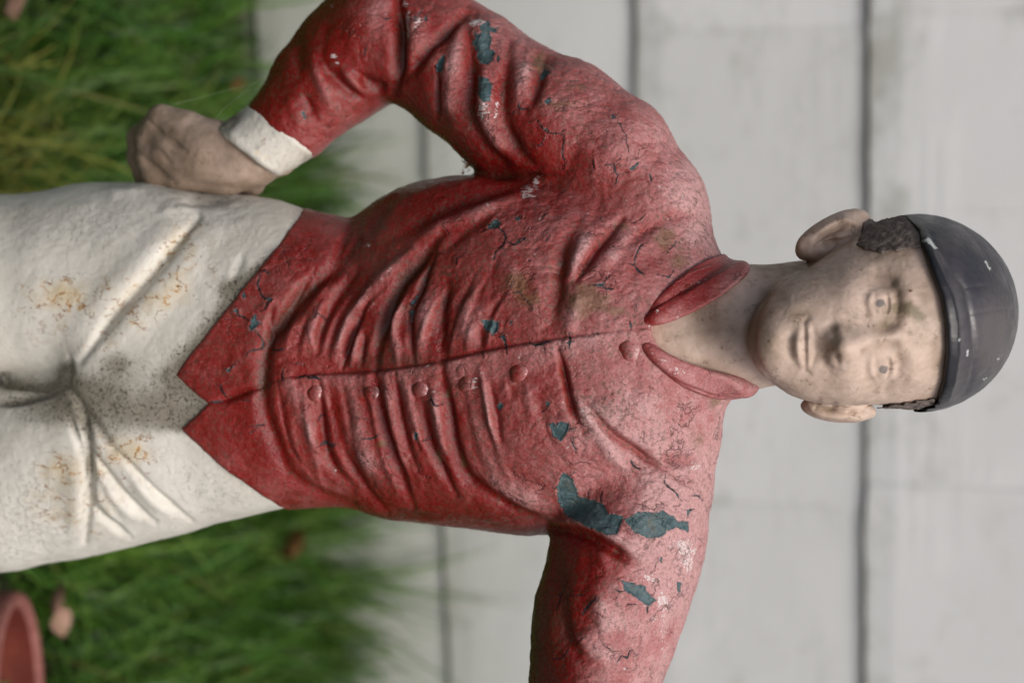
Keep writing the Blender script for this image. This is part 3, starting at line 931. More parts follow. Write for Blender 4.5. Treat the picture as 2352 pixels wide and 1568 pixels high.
# ================================================================= the statue: tool marks
J_FOLDS = [
    # left half of the blouse, gathered into the waist
    (fB((900, 40), (740, 250), (640, 360), (570, 480), (520, 620), (470, 780), (450, 950)), 15, -17),
    (fB((860, 170), (790, 330), (740, 480), (690, 600), (690, 750), (710, 920)), 9, -11),
    (fB((940, 380), (905, 600), (890, 760), (920, 890)), 14, -12),
    (fB((330, 280), (180, 520), (90, 680), (45, 860)), 12, -11),
    (fB((400, 520), (310, 700), (220, 960)), 8, -10),
    (fB((370, 720), (350, 940)), 7, -6),
    (fB((330, 90), (180, 300), (20, 430), (-120, 600), (-290, 800)), 14, -16),
    (fB((720, 140), (540, 300), (310, 560), (220, 720), (160, 900)), 13, 10),
    (fB((350, 700), (280, 950)), 9, 7),
    (fB((650, 470), (575, 640), (595, 800), (600, 940)), 11, 9),
    (fB((880, 420), (785, 600), (760, 750), (760, 900)), 17, 9),
    (fB((1140, 450), (1080, 650), (1090, 830)), 18, 7),
    (fB((1190, 640), (1165, 740), (1180, 840)), 10, -5),
    (fB((300, 160), (150, 330), (30, 500)), 14, 8),
    (fB((100, 480), (20, 700), (30, 850)), 12, 7),
    # right half
    (S((734, 880), (739, 938), (744, 1000), (750, 1040), (774, 1084), (815, 1120)), 11, -13),
    (S((790, 1035), (798, 1054), (823, 1100), (865, 1154), (890, 1180)), 10, -11),
    (S((863, 858), (870, 925), (882, 988), (900, 1039), (925, 1104), (950, 1166)), 12, -15),
    (S((910, 858), (918, 938), (938, 1026), (958, 1080)), 8, -9),
    (S((965, 905), (984, 1001), (1006, 1064), (1046, 1136)), 10, -12),
    (S((1014, 835), (1019, 888), (1034, 951), (1046, 1030), (1070, 1094), (1137, 1145), (1198, 1178), (1258, 1199)), 15, -17),
    (S((1125, 885), (1140, 963), (1150, 1010)), 11, -8),
    (S((1168, 880), (1180, 930)), 9, -5),
    (S((660, 865), (676, 893), (693, 951), (714, 1001), (735, 1060)), 15, 10),
    (S((800, 880), (815, 950), (830, 1030), (870, 1110)), 20, 8),
    (S((888, 862), (895, 938), (912, 1020), (940, 1090)), 10, 9),
    (S((932, 865), (950, 951), (972, 1030)), 10, 8),
    (S((992, 880), (1011, 988), (1035, 1060)), 13, 9),
    (S((1105, 845), (1119, 925), (1134, 1001)), 9, 8),
    (S((1155, 870), (1185, 945)), 11, 5),
    (S((1100, 1080), (1180, 1135), (1260, 1165)), 22, 7),
    (S((840, 1150), (930, 1180), (1010, 1188)), 10, -6),
    # waist seam and skirt of the jacket
    (S((808, 497), (785, 560), (765, 610), (719, 650), (655, 720), (615, 790), (605, 870), (610, 950), (636, 1022), (668, 1090), (744, 1136), (812, 1158)), 17, -15),
    (S((600, 890), (560, 900), (515, 918), (486, 926)), 9, -12),
    (S((560, 985), (520, 1010), (530, 1080)), 30, 4),
    (fC((2150, 290), (1950, 560), (1850, 720)), 8, -7),
    (fC((1870, 540), (1840, 650), (1850, 800)), 8, -6),
    # chest
    (f2((385, 40), (450, 350), (520, 620), (600, 800)), 9, -14),
    (f2((640, 540), (850, 800), (1100, 980), (1360, 1140)), 10, -14),
    (f2((1360, 1140), (1500, 1230), (1600, 1250)), 10, -5),
    (f2((520, 450), (700, 720), (850, 950), (1000, 1150)), 17, 11),
    (f2((1380, 1040), (1600, 1060)), 14, -6),
    (f1((960, 240), (800, 430), (650, 640), (550, 785)), 12, -17),
    (f1((720, 300), (550, 600), (470, 770)), 18, 8),
    (f1((560, 260), (440, 480), (400, 700), (370, 900), (325, 1240)), 20, -11),
    (f1((1680, 200), (1400, 230), (1200, 330), (1040, 440)), 16, -8),
    (f1((900, 480), (720, 700)), 14, 5),
    (f1((560, 980), (500, 1200)), 16, 5),
    # placket: its edge stands proud
    (S((600, 890), (640, 872), (700, 862), (780, 858), (860, 853), (1000, 833), (1130, 803), (1250, 783), (1400, 763), (1470, 757)), 60, 6, 'l'),
    (S((600, 888), (640, 870), (700, 860), (780, 856), (860, 851), (1000, 831), (1130, 801), (1250, 781), (1400, 761), (1470, 755)), 7, -4.5, 'v'),
    # armpits
    (S((1085, 397), (1140, 402), (1182, 403), (1270, 404)), 12, -18, 'v'),
    (S((1200, 425), (1120, 445), (1040, 470), (960, 512), (885, 560)), 16, -9),
    (S((1180, 450), (1090, 490), (1010, 520), (950, 560)), 16, 7),
    (S((1140, 480), (1060, 540), (1010, 580)), 12, -5),
    (S((1160, 415), (1060, 425), (960, 450), (880, 500)), 16, 6),
    (S((900, 455), (870, 500), (850, 540)), 14, -6),
    # left sleeve
    (fA((600, -60), (615, 100), (622, 250), (610, 450), (580, 640)), 14, -24),
    (fA((700, 60), (720, 300), (690, 500)), 28, 9),
    (fA((480, 60), (500, 300), (480, 480)), 40, 8),
    (fA((1085, 60), (1040, 110), (950, 200), (830, 330), (650, 550)), 13, -15),
    (fA((1070, 150), (1110, 400), (1085, 700), (1110, 850), (1200, 1000), (1330, 1120)), 16, -15),
    (fA((1010, 230), (965, 600), (985, 870)), 20, 12),
    (fA((875, 480), (870, 820)), 8, -9),
    (fA((900, 300), (790, 470)), 14, 6),
    (fA((1365, 290), (1340, 500), (1325, 700), (1345, 870), (1450, 1060), (1560, 1150)), 16, -12),
    (fA((1190, 500), (1200, 720), (1250, 900), (1400, 1090)), 20, 11),
    (fA((1610, 400), (1535, 650), (1480, 750)), 12, -11),
    (fA((1470, 400), (1430, 690)), 18, 9),
    (fA((1180, 110), (1080, 90), (1000, 130)), 12, -8),
    (fA((1560, 390), (1640, 420)), 12, -6),
    # left forearm
    (f5((440, 200), (420, 350), (440, 580)), 15, -8),
    (f5((540, 430), (600, 600), (680, 800)), 18, 10),
    (f5((600, 470), (700, 580), (830, 690), (950, 760)), 14, -11),
    (f5((760, 500), (850, 620), (940, 730)), 14, 8),
    (f5((890, 560), (1000, 640), (1130, 660)), 14, -13),
    (f5((470, 700), (520, 800), (570, 900)), 12, -7),
    (f5((380, 780), (440, 920)), 14, 5),
    (f5((800, 100), (880, 250)), 40, 5),
    # right sleeve
    (fR((700, 500), (900, 540), (1100, 630), (1300, 760)), 15, -16),
    (fR((650, 470), (950, 490), (1150, 590), (1320, 700)), 18, 10),
    (fR((740, 620), (760, 900), (800, 1200), (880, 1350), (1010, 1440)), 18, -10),
    (fR((1000, 950), (1080, 1150), (1000, 1230)), 26, 7),
    (fR((900, 1280), (1040, 1360)), 26, 6),
    (fR((1060, 700), (1130, 900)), 26, 6),
]
RIPPLES = []
_r = random.Random(3)
for _k in range(26):
    _p0 = 640 + _k * 19 + _r.uniform(-6, 6)
    _a = _r.uniform(.7, 1.3)
    RIPPLES.append((S((_p0, 835 - _p0 * .03), (_p0 + 4, 790), (_p0 + 26 * _a, 720), (_p0 + 70 * _a, 640 + _r.uniform(-30, 30))), _r.uniform(6, 10), (5.5 if _k % 2 else -6.5) * _r.uniform(.5, 1.1)))
    RIPPLES.append((S((_p0, 872), (_p0 + 10, 940), (_p0 + 30 * _a, 1030), (_p0 + 74 * _a, 1110 + _r.uniform(-30, 30))), _r.uniform(6, 10), (5.5 if _k % 2 else -6.5) * _r.uniform(.5, 1.1)))
RIPPLES += [(S((1330, 900), (1390, 960), (1460, 1010), (1540, 1040)), 14, 5), (S((1240, 900), (1250, 980), (1280, 1040)), 12, -5), (S((1210, 880), (1220, 960)), 10, 5), (S((1240, 620), (1230, 700), (1235, 770)), 14, 5),
    (S((1150, 560), (1130, 640), (1135, 740)), 12, -5), (S((1180, 600), (1165, 690)), 12, 4), (S((1460, 520), (1420, 570), (1390, 620)), 14, 6), (S((1540, 560), (1490, 600), (1440, 640)), 16, -5), (S((1380, 460), (1360, 520)), 12, -5),
    (S((1330, 330), (1290, 400), (1270, 450)), 18, -4), (S((1420, 1250), (1400, 1330), (1410, 1420)), 16, -5), (S((1500, 1180), (1480, 1260)), 14, -4), (S((760, 40), (740, 110), (750, 170)), 12, -5), (S((830, 20), (810, 90), (820, 150)), 14, 5),
    (S((1110, 60), (1100, 120)), 9, 5), (S((1210, 90), (1195, 170), (1200, 250)), 9, -4), (S((960, 120), (950, 190)), 9, -5)]
J_WPOLY = [f7((1028, 272), (1050, 240), (1080, 215), (1120, 215), (1150, 192), (1190, 215), (1215, 255), (1232, 285), (1200, 302), (1160, 270), (1130, 292), (1085, 285), (1060, 300)),
    f7((275, 20), (310, 10), (328, 60), (310, 95), (285, 70)), f7((312, 165), (345, 150), (372, 200), (355, 262), (330, 230)), f7((330, 350), (352, 340), (365, 400), (345, 420)), f7((318, 450), (345, 440), (358, 480), (335, 500)),
    f7((430, 250), (470, 215), (500, 270), (470, 330), (440, 380), (420, 320)), fA((1160, 700), (1235, 705), (1225, 760), (1195, 830), (1165, 790), (1150, 800)), fA((1260, 700), (1290, 690), (1285, 780), (1262, 820)),
    fA((1530, 1220), (1570, 1240), (1560, 1300), (1510, 1310), (1480, 1365), (1440, 1360), (1460, 1300), (1520, 1280)), fA((1200, 1410), (1235, 1400), (1225, 1430)), fA((140, 370), (160, 362), (172, 390), (155, 408)), fA((182, 418), (200, 410), (205, 435), (188, 448)), fA((135, 45), (170, 25), (160, 52)),
    fR((1655, 640), (1710, 640), (1700, 690), (1650, 690)), fR((1620, 700), (1680, 710), (1690, 780), (1650, 820), (1600, 760)), fR((1350, 820), (1450, 870), (1420, 890), (1340, 850)), fR((1520, 630), (1560, 640), (1545, 665)), fR((1420, 980), (1500, 960), (1510, 1030), (1440, 1050)), fR((1370, 1125), (1420, 1120), (1410, 1140)),
    f2((570, 530), (600, 560), (680, 680), (690, 730), (640, 660), (590, 600)), f2((1400, 190), (1480, 210), (1560, 300), (1540, 310), (1440, 240)), f2((1050, 50), (1110, 40), (1100, 110), (1070, 110)), f3((1510, 510), (1600, 490), (1560, 530)), f3((1940, 620), (2000, 610), (1990, 700), (1950, 740)), fB((390, 115), (420, 110), (405, 150)), fB((590, 265), (560, 310), (540, 310))]
J_CRACKS = [
    (fA((1480, 835), (1560, 825), (1600, 890), (1650, 915), (1720, 915), (1740, 970), (1725, 1040), (1750, 1110), (1720, 1165), (1690, 1170)), 1.6),
    (fA((1720, 915), (1745, 880)), 1.0), (fA((1610, 920), (1590, 980), (1550, 1000)), .8),
    (fA((2010, 1130), (2080, 1120), (2090, 1180), (2110, 1200), (2075, 1275)), 1.6), (fA((2080, 1120), (2130, 1080)), 1.0), (fA((2180, 1040), (2165, 920), (2110, 800)), 1.3),
    (fA((1935, 1090), (1930, 1180)), 1.2), (fA((2240, 1080), (2250, 1030), (2320, 1000)), 1.0), (fA((2320, 1180), (2340, 1250)), 2.0),
    (fA((500, 130), (530, 140), (570, 122)), 1.6), (fA((370, 390), (380, 340), (400, 310)), 1.2), (fA((1435, 700), (1430, 730), (1450, 748), (1490, 740)), 1.8),
    (fA((1290, 380), (1285, 420)), 3.0), (fA((1255, 620), (1300, 660), (1340, 610)), 1.1), (fA((1380, 785), (1430, 740)), .9),
    (fB((1170, 25), (1260, -5), (1330, 40), (1335, 100), (1290, 150), (1260, 210), (1240, 225)), 1.9), (fB((1335, 95), (1390, 120), (1440, 100), (1480, 70)), 1.5),
    (fB((1000, 260), (1005, 210), (1060, 180), (1080, 150)), 1.0), (fB((1610, 95), (1640, 60)), 1.0),
    (fB((2170, 245), (2220, 255), (2235, 180), (2260, 130), (2310, 100)), 1.8), (fB((2225, 260), (2250, 300), (2290, 325)), 2.4),
    (fB((1930, 395), (1990, 400), (2020, 370), (2035, 320)), 1.8), (fB((1990, 400), (2030, 420), (2080, 425)), 2.0), (fB((2030, 430), (2030, 480)), .9),
    (fB((1290, 720), (1330, 760), (1340, 820), (1355, 865)), 2.0), (fB((1330, 740), (1365, 722)), 1.2), (fB((1175, 850), (1195, 885)), 1.5),
    (fB((1510, 795), (1590, 800), (1660, 785)), 2.6), (fB((1770, 720), (1785, 770), (1780, 830)), 2.2), (fB((1750, 790), (1820, 775)), 1.5), (fB((2190, 640), (2195, 700)), 1.4),
    (fB((1950, 705), (1980, 740)), 1.6), (fB((1610, 820), (1615, 860)), 1.0), (fB((1330, 450), (1420, 440), (1490, 510), (1530, 560)), .7), (fB((1400, 350), (1360, 450)), 1.0), (fB((1440, 440), (1400, 450)), 1.2),
    (fB((810, 1190), (840, 1170), (880, 1220), (910, 1205)), 1.9), (fB((370, 1440), (410, 1445), (470, 1415)), 2.0), (fB((350, 1300), (400, 1310), (430, 1350)), .8),
    (fB((50, 1500), (100, 1480), (130, 1500), (190, 1490)), 1.9), (fB((0, 1015), (40, 1020), (80, 1040)), 2.2), (fB((50, 1335), (70, 1290), (100, 1285)), 1.4), (fB((30, 620), (60, 590), (110, 640)), 1.0), (fB((770, 1460), (830, 1440)), 1.3),
    (fC((1770, 300), (1760, 400), (1790, 470), (1850, 500), (1810, 560), (1770, 580)), 2.0), (fC((1780, 300), (1810, 295), (1845, 325)), 1.8), (fC((1600, 545), (1620, 600), (1690, 630), (1720, 650)), 2.0),
    (fC((1735, 700), (1780, 750), (1780, 830), (1710, 840), (1670, 880)), 1.8), (fC((1510, 1060), (1520, 1120), (1545, 1155)), 2.2), (fC((1560, 980), (1600, 935), (1630, 925)), 1.6),
    (fC((1845, 840), (1900, 840), (1945, 830)), 2.2), (fC((1935, 1060), (1930, 1000), (1950, 960)), 1.6), (fC((2020, 1035), (2090, 1015), (2200, 1040)), 2.4), (fC((1980, 925), (2040, 930), (2090, 945)), 1.0),
    (fC((1640, 1185), (1720, 1180)), 1.2), (fC((1700, 1360), (1800, 1360)), 1.5), (fC((1700, 1410), (1760, 1375)), 1.4), (fC((1920, 1240), (1960, 1180)), .9), (fC((2080, 1250), (2120, 1210)), .9), (fC((2180, 1495), (2260, 1490), (2300, 1470)), 1.8), (fC((2160, 620), (2175, 560)), .9), (fC((1435, 1190), (1520, 1195)), 2.0),
    (fR((1250, 40), (1270, 80), (1320, 108)), 2.4), (fR((1490, 145), (1480, 200), (1540, 250), (1580, 310), (1605, 328)), 2.2), (fR((840, 150), (885, 115)), 1.0), (fR((965, 300), (985, 235)), 1.3), (fR((1050, 330), (1060, 260)), 1.2),
    (fR((1640, 440), (1650, 385), (1690, 380)), 2.0), (fR((1670, 290), (1720, 290), (1745, 325)), 1.6), (fR((920, 1100), (980, 1020), (1025, 965)), 2.2), (fR((1140, 925), (1180, 945), (1220, 935)), 1.8), (fR((1155, 1000), (1180, 950)), 1.0),
    (fR((1365, 1100), (1370, 1050), (1410, 1010)), 1.8), (fR((1220, 1050), (1240, 1030), (1295, 1030)), 1.4), (fR((1050, 1270), (1080, 1320), (1130, 1350), (1180, 1350)), 1.3), (fR((1150, 1440), (1190, 1380), (1230, 1395), (1245, 1350), (1275, 1335)), 2.2),
    (fR((890, 1305), (920, 1265), (950, 1250)), 1.2), (fR((720, 1400), (790, 1390), (820, 1330)), 1.2), (fR((1580, 930), (1575, 880)), 1.8), (fR((830, 970), (940, 965)), 1.0), (fR((740, 1060), (760, 940), (820, 860)), 1.0), (fR((1020, 1080), (1070, 1120)), .9), (fR((1560, 700), (1600, 640)), .8),
    (f2((500, 850), (520, 920), (545, 1010)), 1.8), (f2((480, 770), (550, 760)), 1.8), (f2((430, 850), (460, 800)), 1.8), (f2((220, 630), (270, 600), (300, 570)), 1.2), (f1((1380, 560), (1420, 500), (1470, 420)), 1.3), (f1((230, 250), (290, 180)), 1.2), (f1((1050, 280), (1110, 260), (1180, 190)), 1.4), (f1((0, 460), (90, 405)), 1.5), (f1((1280, 740), (1390, 770), (1440, 700)), 1.5), (f1((260, 440), (290, 410)), 1.3), (f1((1090, 1070), (1100, 1010)), 1.0), (f1((1035, 1160), (1050, 1250)), 1.4),
]
J_PEEL = [
    fR((790, 130), (850, 160), (880, 240), (900, 300), (950, 300), (1060, 345), (1100, 405), (1210, 435), (1180, 490), (1165, 560), (1100, 560), (1000, 520), (870, 450), (800, 400), (760, 330), (750, 220)),
    fR((1240, 440), (1300, 400), (1400, 405), (1470, 395), (1540, 430), (1570, 465), (1640, 465), (1655, 540), (1560, 505), (1500, 530), (1460, 570), (1390, 580), (1330, 565), (1260, 520), (1205, 445)),
    fR((1190, 865), (1350, 905), (1370, 950), (1425, 1000), (1380, 1040), (1330, 1010), (1250, 960), (1200, 920)),
    fR((1575, 880), (1598, 880), (1580, 940), (1568, 930)), fR((1450, 730), (1460, 705), (1472, 715), (1462, 742)), fR((1630, 385), (1655, 390), (1640, 430)),
    f2((300, 730), (345, 710), (360, 740), (400, 700), (490, 720), (480, 780), (440, 830), (410, 880), (350, 850), (310, 770)),
    f2((280, 530), (305, 525), (300, 580), (285, 575)),
    f3((2172, 885), (2200, 842), (2245, 868), (2195, 918)), f3((1432, 1105), (1465, 1120), (1450, 1185), (1422, 1160)),
    f3((2035, 90), (2100, 90), (2195, 105), (2188, 190), (2140, 230), (2065, 175)), f3((2280, 150), (2310, 95), (2318, 120)), f3((2205, 250), (2240, 235), (2250, 290)),
    f7((1155, 300), (1250, 235), (1270, 290), (1355, 320), (1335, 375), (1265, 360), (1285, 450), (1270, 530), (1325, 590), (1300, 680), (1240, 745), (1160, 715), (1105, 640), (1130, 580), (1085, 565), (1100, 510), (1065, 480), (1110, 430), (1078, 360), (1115, 375), (1170, 425)),
    fA((1155, 522), (1220, 548), (1252, 580), (1240, 700), (1190, 695), (1148, 640), (1155, 580)),
    fA((865, 440), (918, 375), (928, 420), (908, 498), (855, 495)), fA((1572, 500), (1605, 448), (1645, 490), (1585, 525)), fA((1602, 690), (1640, 670), (1660, 690), (1620, 715)),
    fA((2185, 1150), (2245, 1105), (2232, 1150), (2190, 1168)), fA((1215, 1555), (1270, 1492), (1312, 1530), (1262, 1570)), fA((1395, 1500), (1442, 1468), (1430, 1508)),
    f7((450, 130), (505, 95), (480, 150), (455, 165)), f7((400, 185), (435, 190), (430, 250), (405, 245)), f7((520, 210), (555, 200), (550, 260)),
    fA((1600, 875), (1625, 880), (1620, 900)), fA((2062, 775), (2090, 800), (2070, 812)),
    fC((1700, 695), (1715, 640), (1745, 585), (1755, 630), (1780, 650), (1742, 690), (1718, 708)), fC((1648, 480), (1668, 445), (1678, 470), (1665, 490)), fC((1828, 478), (1868, 490), (1850, 510)), fC((1600, 570), (1620, 560), (1625, 600)), fC((1545, 970), (1575, 965), (1565, 990)),
    fB((1960, 400), (2000, 375), (2020, 410)), fB((690, 500), (735, 455), (720, 500), (690, 540)), fB((676, 570), (692, 560), (688, 650), (676, 650)),
    f5((462, 850), (490, 860), (498, 895), (475, 902)),
]
J_WHITE = [   # (centre, radius p, radius q, amount) scraped or flaked to white
    (f7((1130, 250))[0], 20, 11, .9), (f7((330, 190))[0], 7, 28, .6), (f7((340, 400))[0], 6, 26, .6), (f7((290, 40))[0], 6, 10, .7), (f7((460, 260))[0], 24, 26, .42),
    (fA((1190, 750))[0], 22, 26, .42), (fA((1480, 1300))[0], 17, 22, .55), (fA((1550, 1250))[0], 10, 18, .5), (fA((160, 385))[0], 8, 8, .7), (fA((190, 430))[0], 6, 6, .8), (fA((300, 200))[0], 30, 22, .22), (fA((150, 40))[0], 9, 5, .6),
    (fR((1640, 690))[0], 20, 40, .5), (fR((1390, 850))[0], 30, 18, .35), (fR((1560, 620))[0], 30, 18, .35), (fR((1470, 1010))[0], 22, 35, .40), (fR((1400, 1130))[0], 16, 10, .35), (fR((1480, 1300))[0], 14, 90, .36), (fR((1700, 90))[0], 14, 12, .3), (fR((1520, 440))[0], 12, 8, .4),
    (f2((630, 620))[0], 12, 32, .42), (f2((1480, 240))[0], 34, 14, .30), (f2((1080, 90))[0], 8, 12, .55), (f2((70, 280))[0], 8, 14, .40), (f2((2080, 640))[0], 20, 60, .10), (f2((1640, 1120))[0], 26, 12, .25),
    (f3((1550, 520))[0], 12, 6, .42), (f3((740, 330))[0], 5, 34, .32), (f3((400, 950))[0], 7, 22, .30), (f3((2040, 600))[0], 5, 30, .34), (f3((1970, 680))[0], 9, 16, .42), (f3((700, 1480))[0], 3, 3, 1.0),
    (f1((130, 40))[0], 14, 10, .35), (f1((1750, 780))[0], 24, 9, .32), (fB((400, 130))[0], 9, 9, .38), (fB((550, 300))[0], 8, 20, .22),
    (S((1500, 300))[0], 30, 60, .16), (S((1560, 1330))[0], 26, 80, .22),
]
T_FOLDS = [
    (S((455, 500), (400, 568), (353, 625), (300, 685), (262, 726), (217, 786), (185, 830)), 13, -17),
    (S((415, 490), (330, 590), (240, 685), (180, 755)), 30, 8),
    (S((480, 530), (400, 640), (310, 740), (240, 810)), 32, 7),
    (S((560, 580), (545, 620), (530, 655)), 12, -4),
    (S((-40, 868), (60, 878), (110, 876), (152, 872)), 14, -20),
    (S((-40, 925), (40, 918), (100, 902), (155, 880)), 11, -15),
    (S((150, 872), (160, 850), (158, 815)), 9, -8),
    (S((152, 885), (178, 925), (196, 985), (203, 1050), (206, 1110), (201, 1180), (196, 1245)), 12, -17),
    (S((160, 960), (180, 1020), (190, 1060)), 8, -8),
    (S((160, 890), (208, 955), (249, 1019), (275, 1050)), 12, -8),
    (fT((640, -10), (680, 60), (790, 220), (920, 360), (1060, 470)), 10, -12),
    (fT((780, -30), (830, 20), (960, 160), (1080, 280), (1200, 380), (1310, 460)), 9, -9),
    (fT((630, 340), (700, 430), (800, 510), (890, 570)), 9, -10),
    (fT((700, 180), (800, 330), (930, 450)), 15, 8),
    (fT((640, 200), (690, 320), (800, 450)), 11, 6),
    (fT((900, 170), (1000, 290), (1150, 420)), 13, 7),
    (fT((500, 100), (520, 300), (500, 540)), 24, 7),
    (S((100, 895), (150, 930), (175, 1000)), 16, -4),
    (S((250, 880), (350, 890), (440, 905)), 40, 4),
    (fL((800, 940), (900, 920), (1080, 905)), 12, -7),
    (fL((700, 985), (800, 950), (920, 935)), 14, 5),
    (fL((470, 870), (560, 880), (640, 870)), 12, 6),
]

def common(P, N):
    return P[:, 0], P[:, 1], sstep(.02, .38, N[:, 2])

root = thing('lawn_statue', 'weathered painted jockey statue in peeling red jacket, white trousers and black cap', 'statue', tuple(to_world(V3([[-1450.0, 860.0, sl(-1450.0)]]))[0] * V3([1, 1, 0])))

# ---- jacket
V, N, Q = sculpt(jacket_sdf, (385, -110, -480), (1735, 1990, 640), 12.0, 2)
p, q, fw = common(V, N)
H = strokes(p, q, J_FOLDS)
big = vnoise(V, 1 / 70.0, 1); med = vnoise(V, 1 / 22.0, 2); sml = vnoise(V, 1 / 9.0, 3)
crack = lines(p, q, J_CRACKS)
peel = polys(p, q, J_PEEL)
crack = np.where(fw > .2, crack, 30); peel = np.where(fw > .2, peel, 60)
H = H * (1 + .38 * vnoise(V, 1 / 65.0, 9)) * (1.15 - .22 * sstep(850, 900, q) * sstep(1210, 1180, p)) + strokes(p, q, RIPPLES) * .60 + vnoise(V, 1 / 45.0, 8) * 1.5
disp = H * fw + big * 2.2 + med * 1.1 + sml * .8
disp -= np.where(peel < 0, np.minimum(2.4, -peel * .8), 0)
lift = 1 + .8 * vnoise(V, 1 / 30.0, 12)
disp += 1.5 * lift * np.exp(-((peel - 4.5) / 3.2) ** 2) + 1.2 * lift * np.exp(-((crack - 4.0) / 2.6) ** 2) - 1.6 * sstep(1.5, -1.0, crack)
W = to_world(V)
dN = RNG.normal(size=1)
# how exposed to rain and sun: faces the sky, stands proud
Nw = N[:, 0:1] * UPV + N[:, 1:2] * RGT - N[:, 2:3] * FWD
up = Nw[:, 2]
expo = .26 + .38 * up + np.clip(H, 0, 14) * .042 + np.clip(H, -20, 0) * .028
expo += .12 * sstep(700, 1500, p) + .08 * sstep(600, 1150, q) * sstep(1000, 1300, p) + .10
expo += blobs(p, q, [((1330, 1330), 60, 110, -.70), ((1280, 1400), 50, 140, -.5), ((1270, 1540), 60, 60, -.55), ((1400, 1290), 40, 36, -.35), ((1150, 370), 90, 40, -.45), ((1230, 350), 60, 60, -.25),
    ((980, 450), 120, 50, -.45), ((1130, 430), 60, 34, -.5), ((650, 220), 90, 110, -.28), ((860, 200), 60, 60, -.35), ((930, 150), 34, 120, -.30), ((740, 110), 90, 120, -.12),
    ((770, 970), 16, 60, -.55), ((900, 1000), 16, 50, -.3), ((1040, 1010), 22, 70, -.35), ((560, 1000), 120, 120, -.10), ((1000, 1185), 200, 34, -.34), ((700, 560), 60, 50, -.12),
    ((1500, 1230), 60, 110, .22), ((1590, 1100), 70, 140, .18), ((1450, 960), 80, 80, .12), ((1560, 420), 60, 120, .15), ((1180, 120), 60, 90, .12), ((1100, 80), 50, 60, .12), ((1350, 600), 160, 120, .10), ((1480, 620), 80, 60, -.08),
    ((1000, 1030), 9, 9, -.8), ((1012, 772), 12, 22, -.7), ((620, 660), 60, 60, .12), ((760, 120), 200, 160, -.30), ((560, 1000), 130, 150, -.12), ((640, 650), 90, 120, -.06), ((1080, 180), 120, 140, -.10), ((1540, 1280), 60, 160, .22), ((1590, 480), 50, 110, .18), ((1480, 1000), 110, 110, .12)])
grime_shade = np.clip(-H, 0, 24) * (.026 - .014 * sstep(850, 900, q)) + .42 + blobs(p, q, [((1000, 620), 130, 70, .22), ((1290, 700), 40, 80, .25), ((1380, 930), 60, 50, .50), ((1520, 1000), 50, 60, .25), ((1480, 740), 30, 30, .35), ((870, 830), 60, 25, .40), ((960, 830), 60, 20, .40),
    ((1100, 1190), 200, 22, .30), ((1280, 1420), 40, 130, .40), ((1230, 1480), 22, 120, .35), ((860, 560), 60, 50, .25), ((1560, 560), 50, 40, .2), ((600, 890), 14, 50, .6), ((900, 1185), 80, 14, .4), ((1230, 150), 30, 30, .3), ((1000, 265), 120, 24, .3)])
grime_shade += np.clip(-up, 0, 1) * .22  # darker on down-facing surfaces
moss = 1.75 * blobs(p, q, [((930, 700), 110, 90, .16), ((880, 800), 60, 50, .16), ((1400, 950), 70, 60, .15), ((1180, 700), 60, 60, .14), ((1010, 960), 60, 80, .08), ((1340, 690), 40, 45, .50), ((1530, 545), 40, 30, .45), ((1560, 600), 26, 26, .40), ((1370, 690), 50, 22, .4), ((1420, 715), 30, 12, .4), ((1190, 650), 40, 24, .45), ((1220, 690), 26, 18, .4), ((1290, 240), 50, 14, .4), ((1330, 200), 60, 14, .35), ((1240, 140), 20, 24, .5),
    ((873, 1020), 8, 8, .9), ((1005, 1050), 7, 26, .55), ((1060, 1060), 9, 26, .5), ((1025, 905), 6, 14, .5), ((1090, 150), 8, 26, .4), ((1640, 920), 20, 24, .5), ((1600, 1010), 24, 40, .35), ((1430, 520), 20, 20, .3)])
chip = np.maximum(blobs(p, q, J_WHITE), 0.62 * sstep(5, -4, polys(p, q, J_WPOLY, 20.0))) * (fw > .1)
V2 = V + N * disp[:, None]
JV, JN = V2, N
jacket = mesh_object('jacket', V2, Q[:, ::-1], M_RED, root, {'fade_shade': np.clip(expo, -.3, 1.3), 'peel': peel, 'crack': crack, 'grime_shade': grime_shade, 'moss': moss, 'chip': chip})

def on_jacket(pp, qq):
    m = np.nonzero((np.abs(JV[:, 0] - pp) < 14) & (np.abs(JV[:, 1] - qq) < 14) & (JN[:, 2] > .2))[0]
    return JV[m, 2].mean(), JN[m].mean(0)

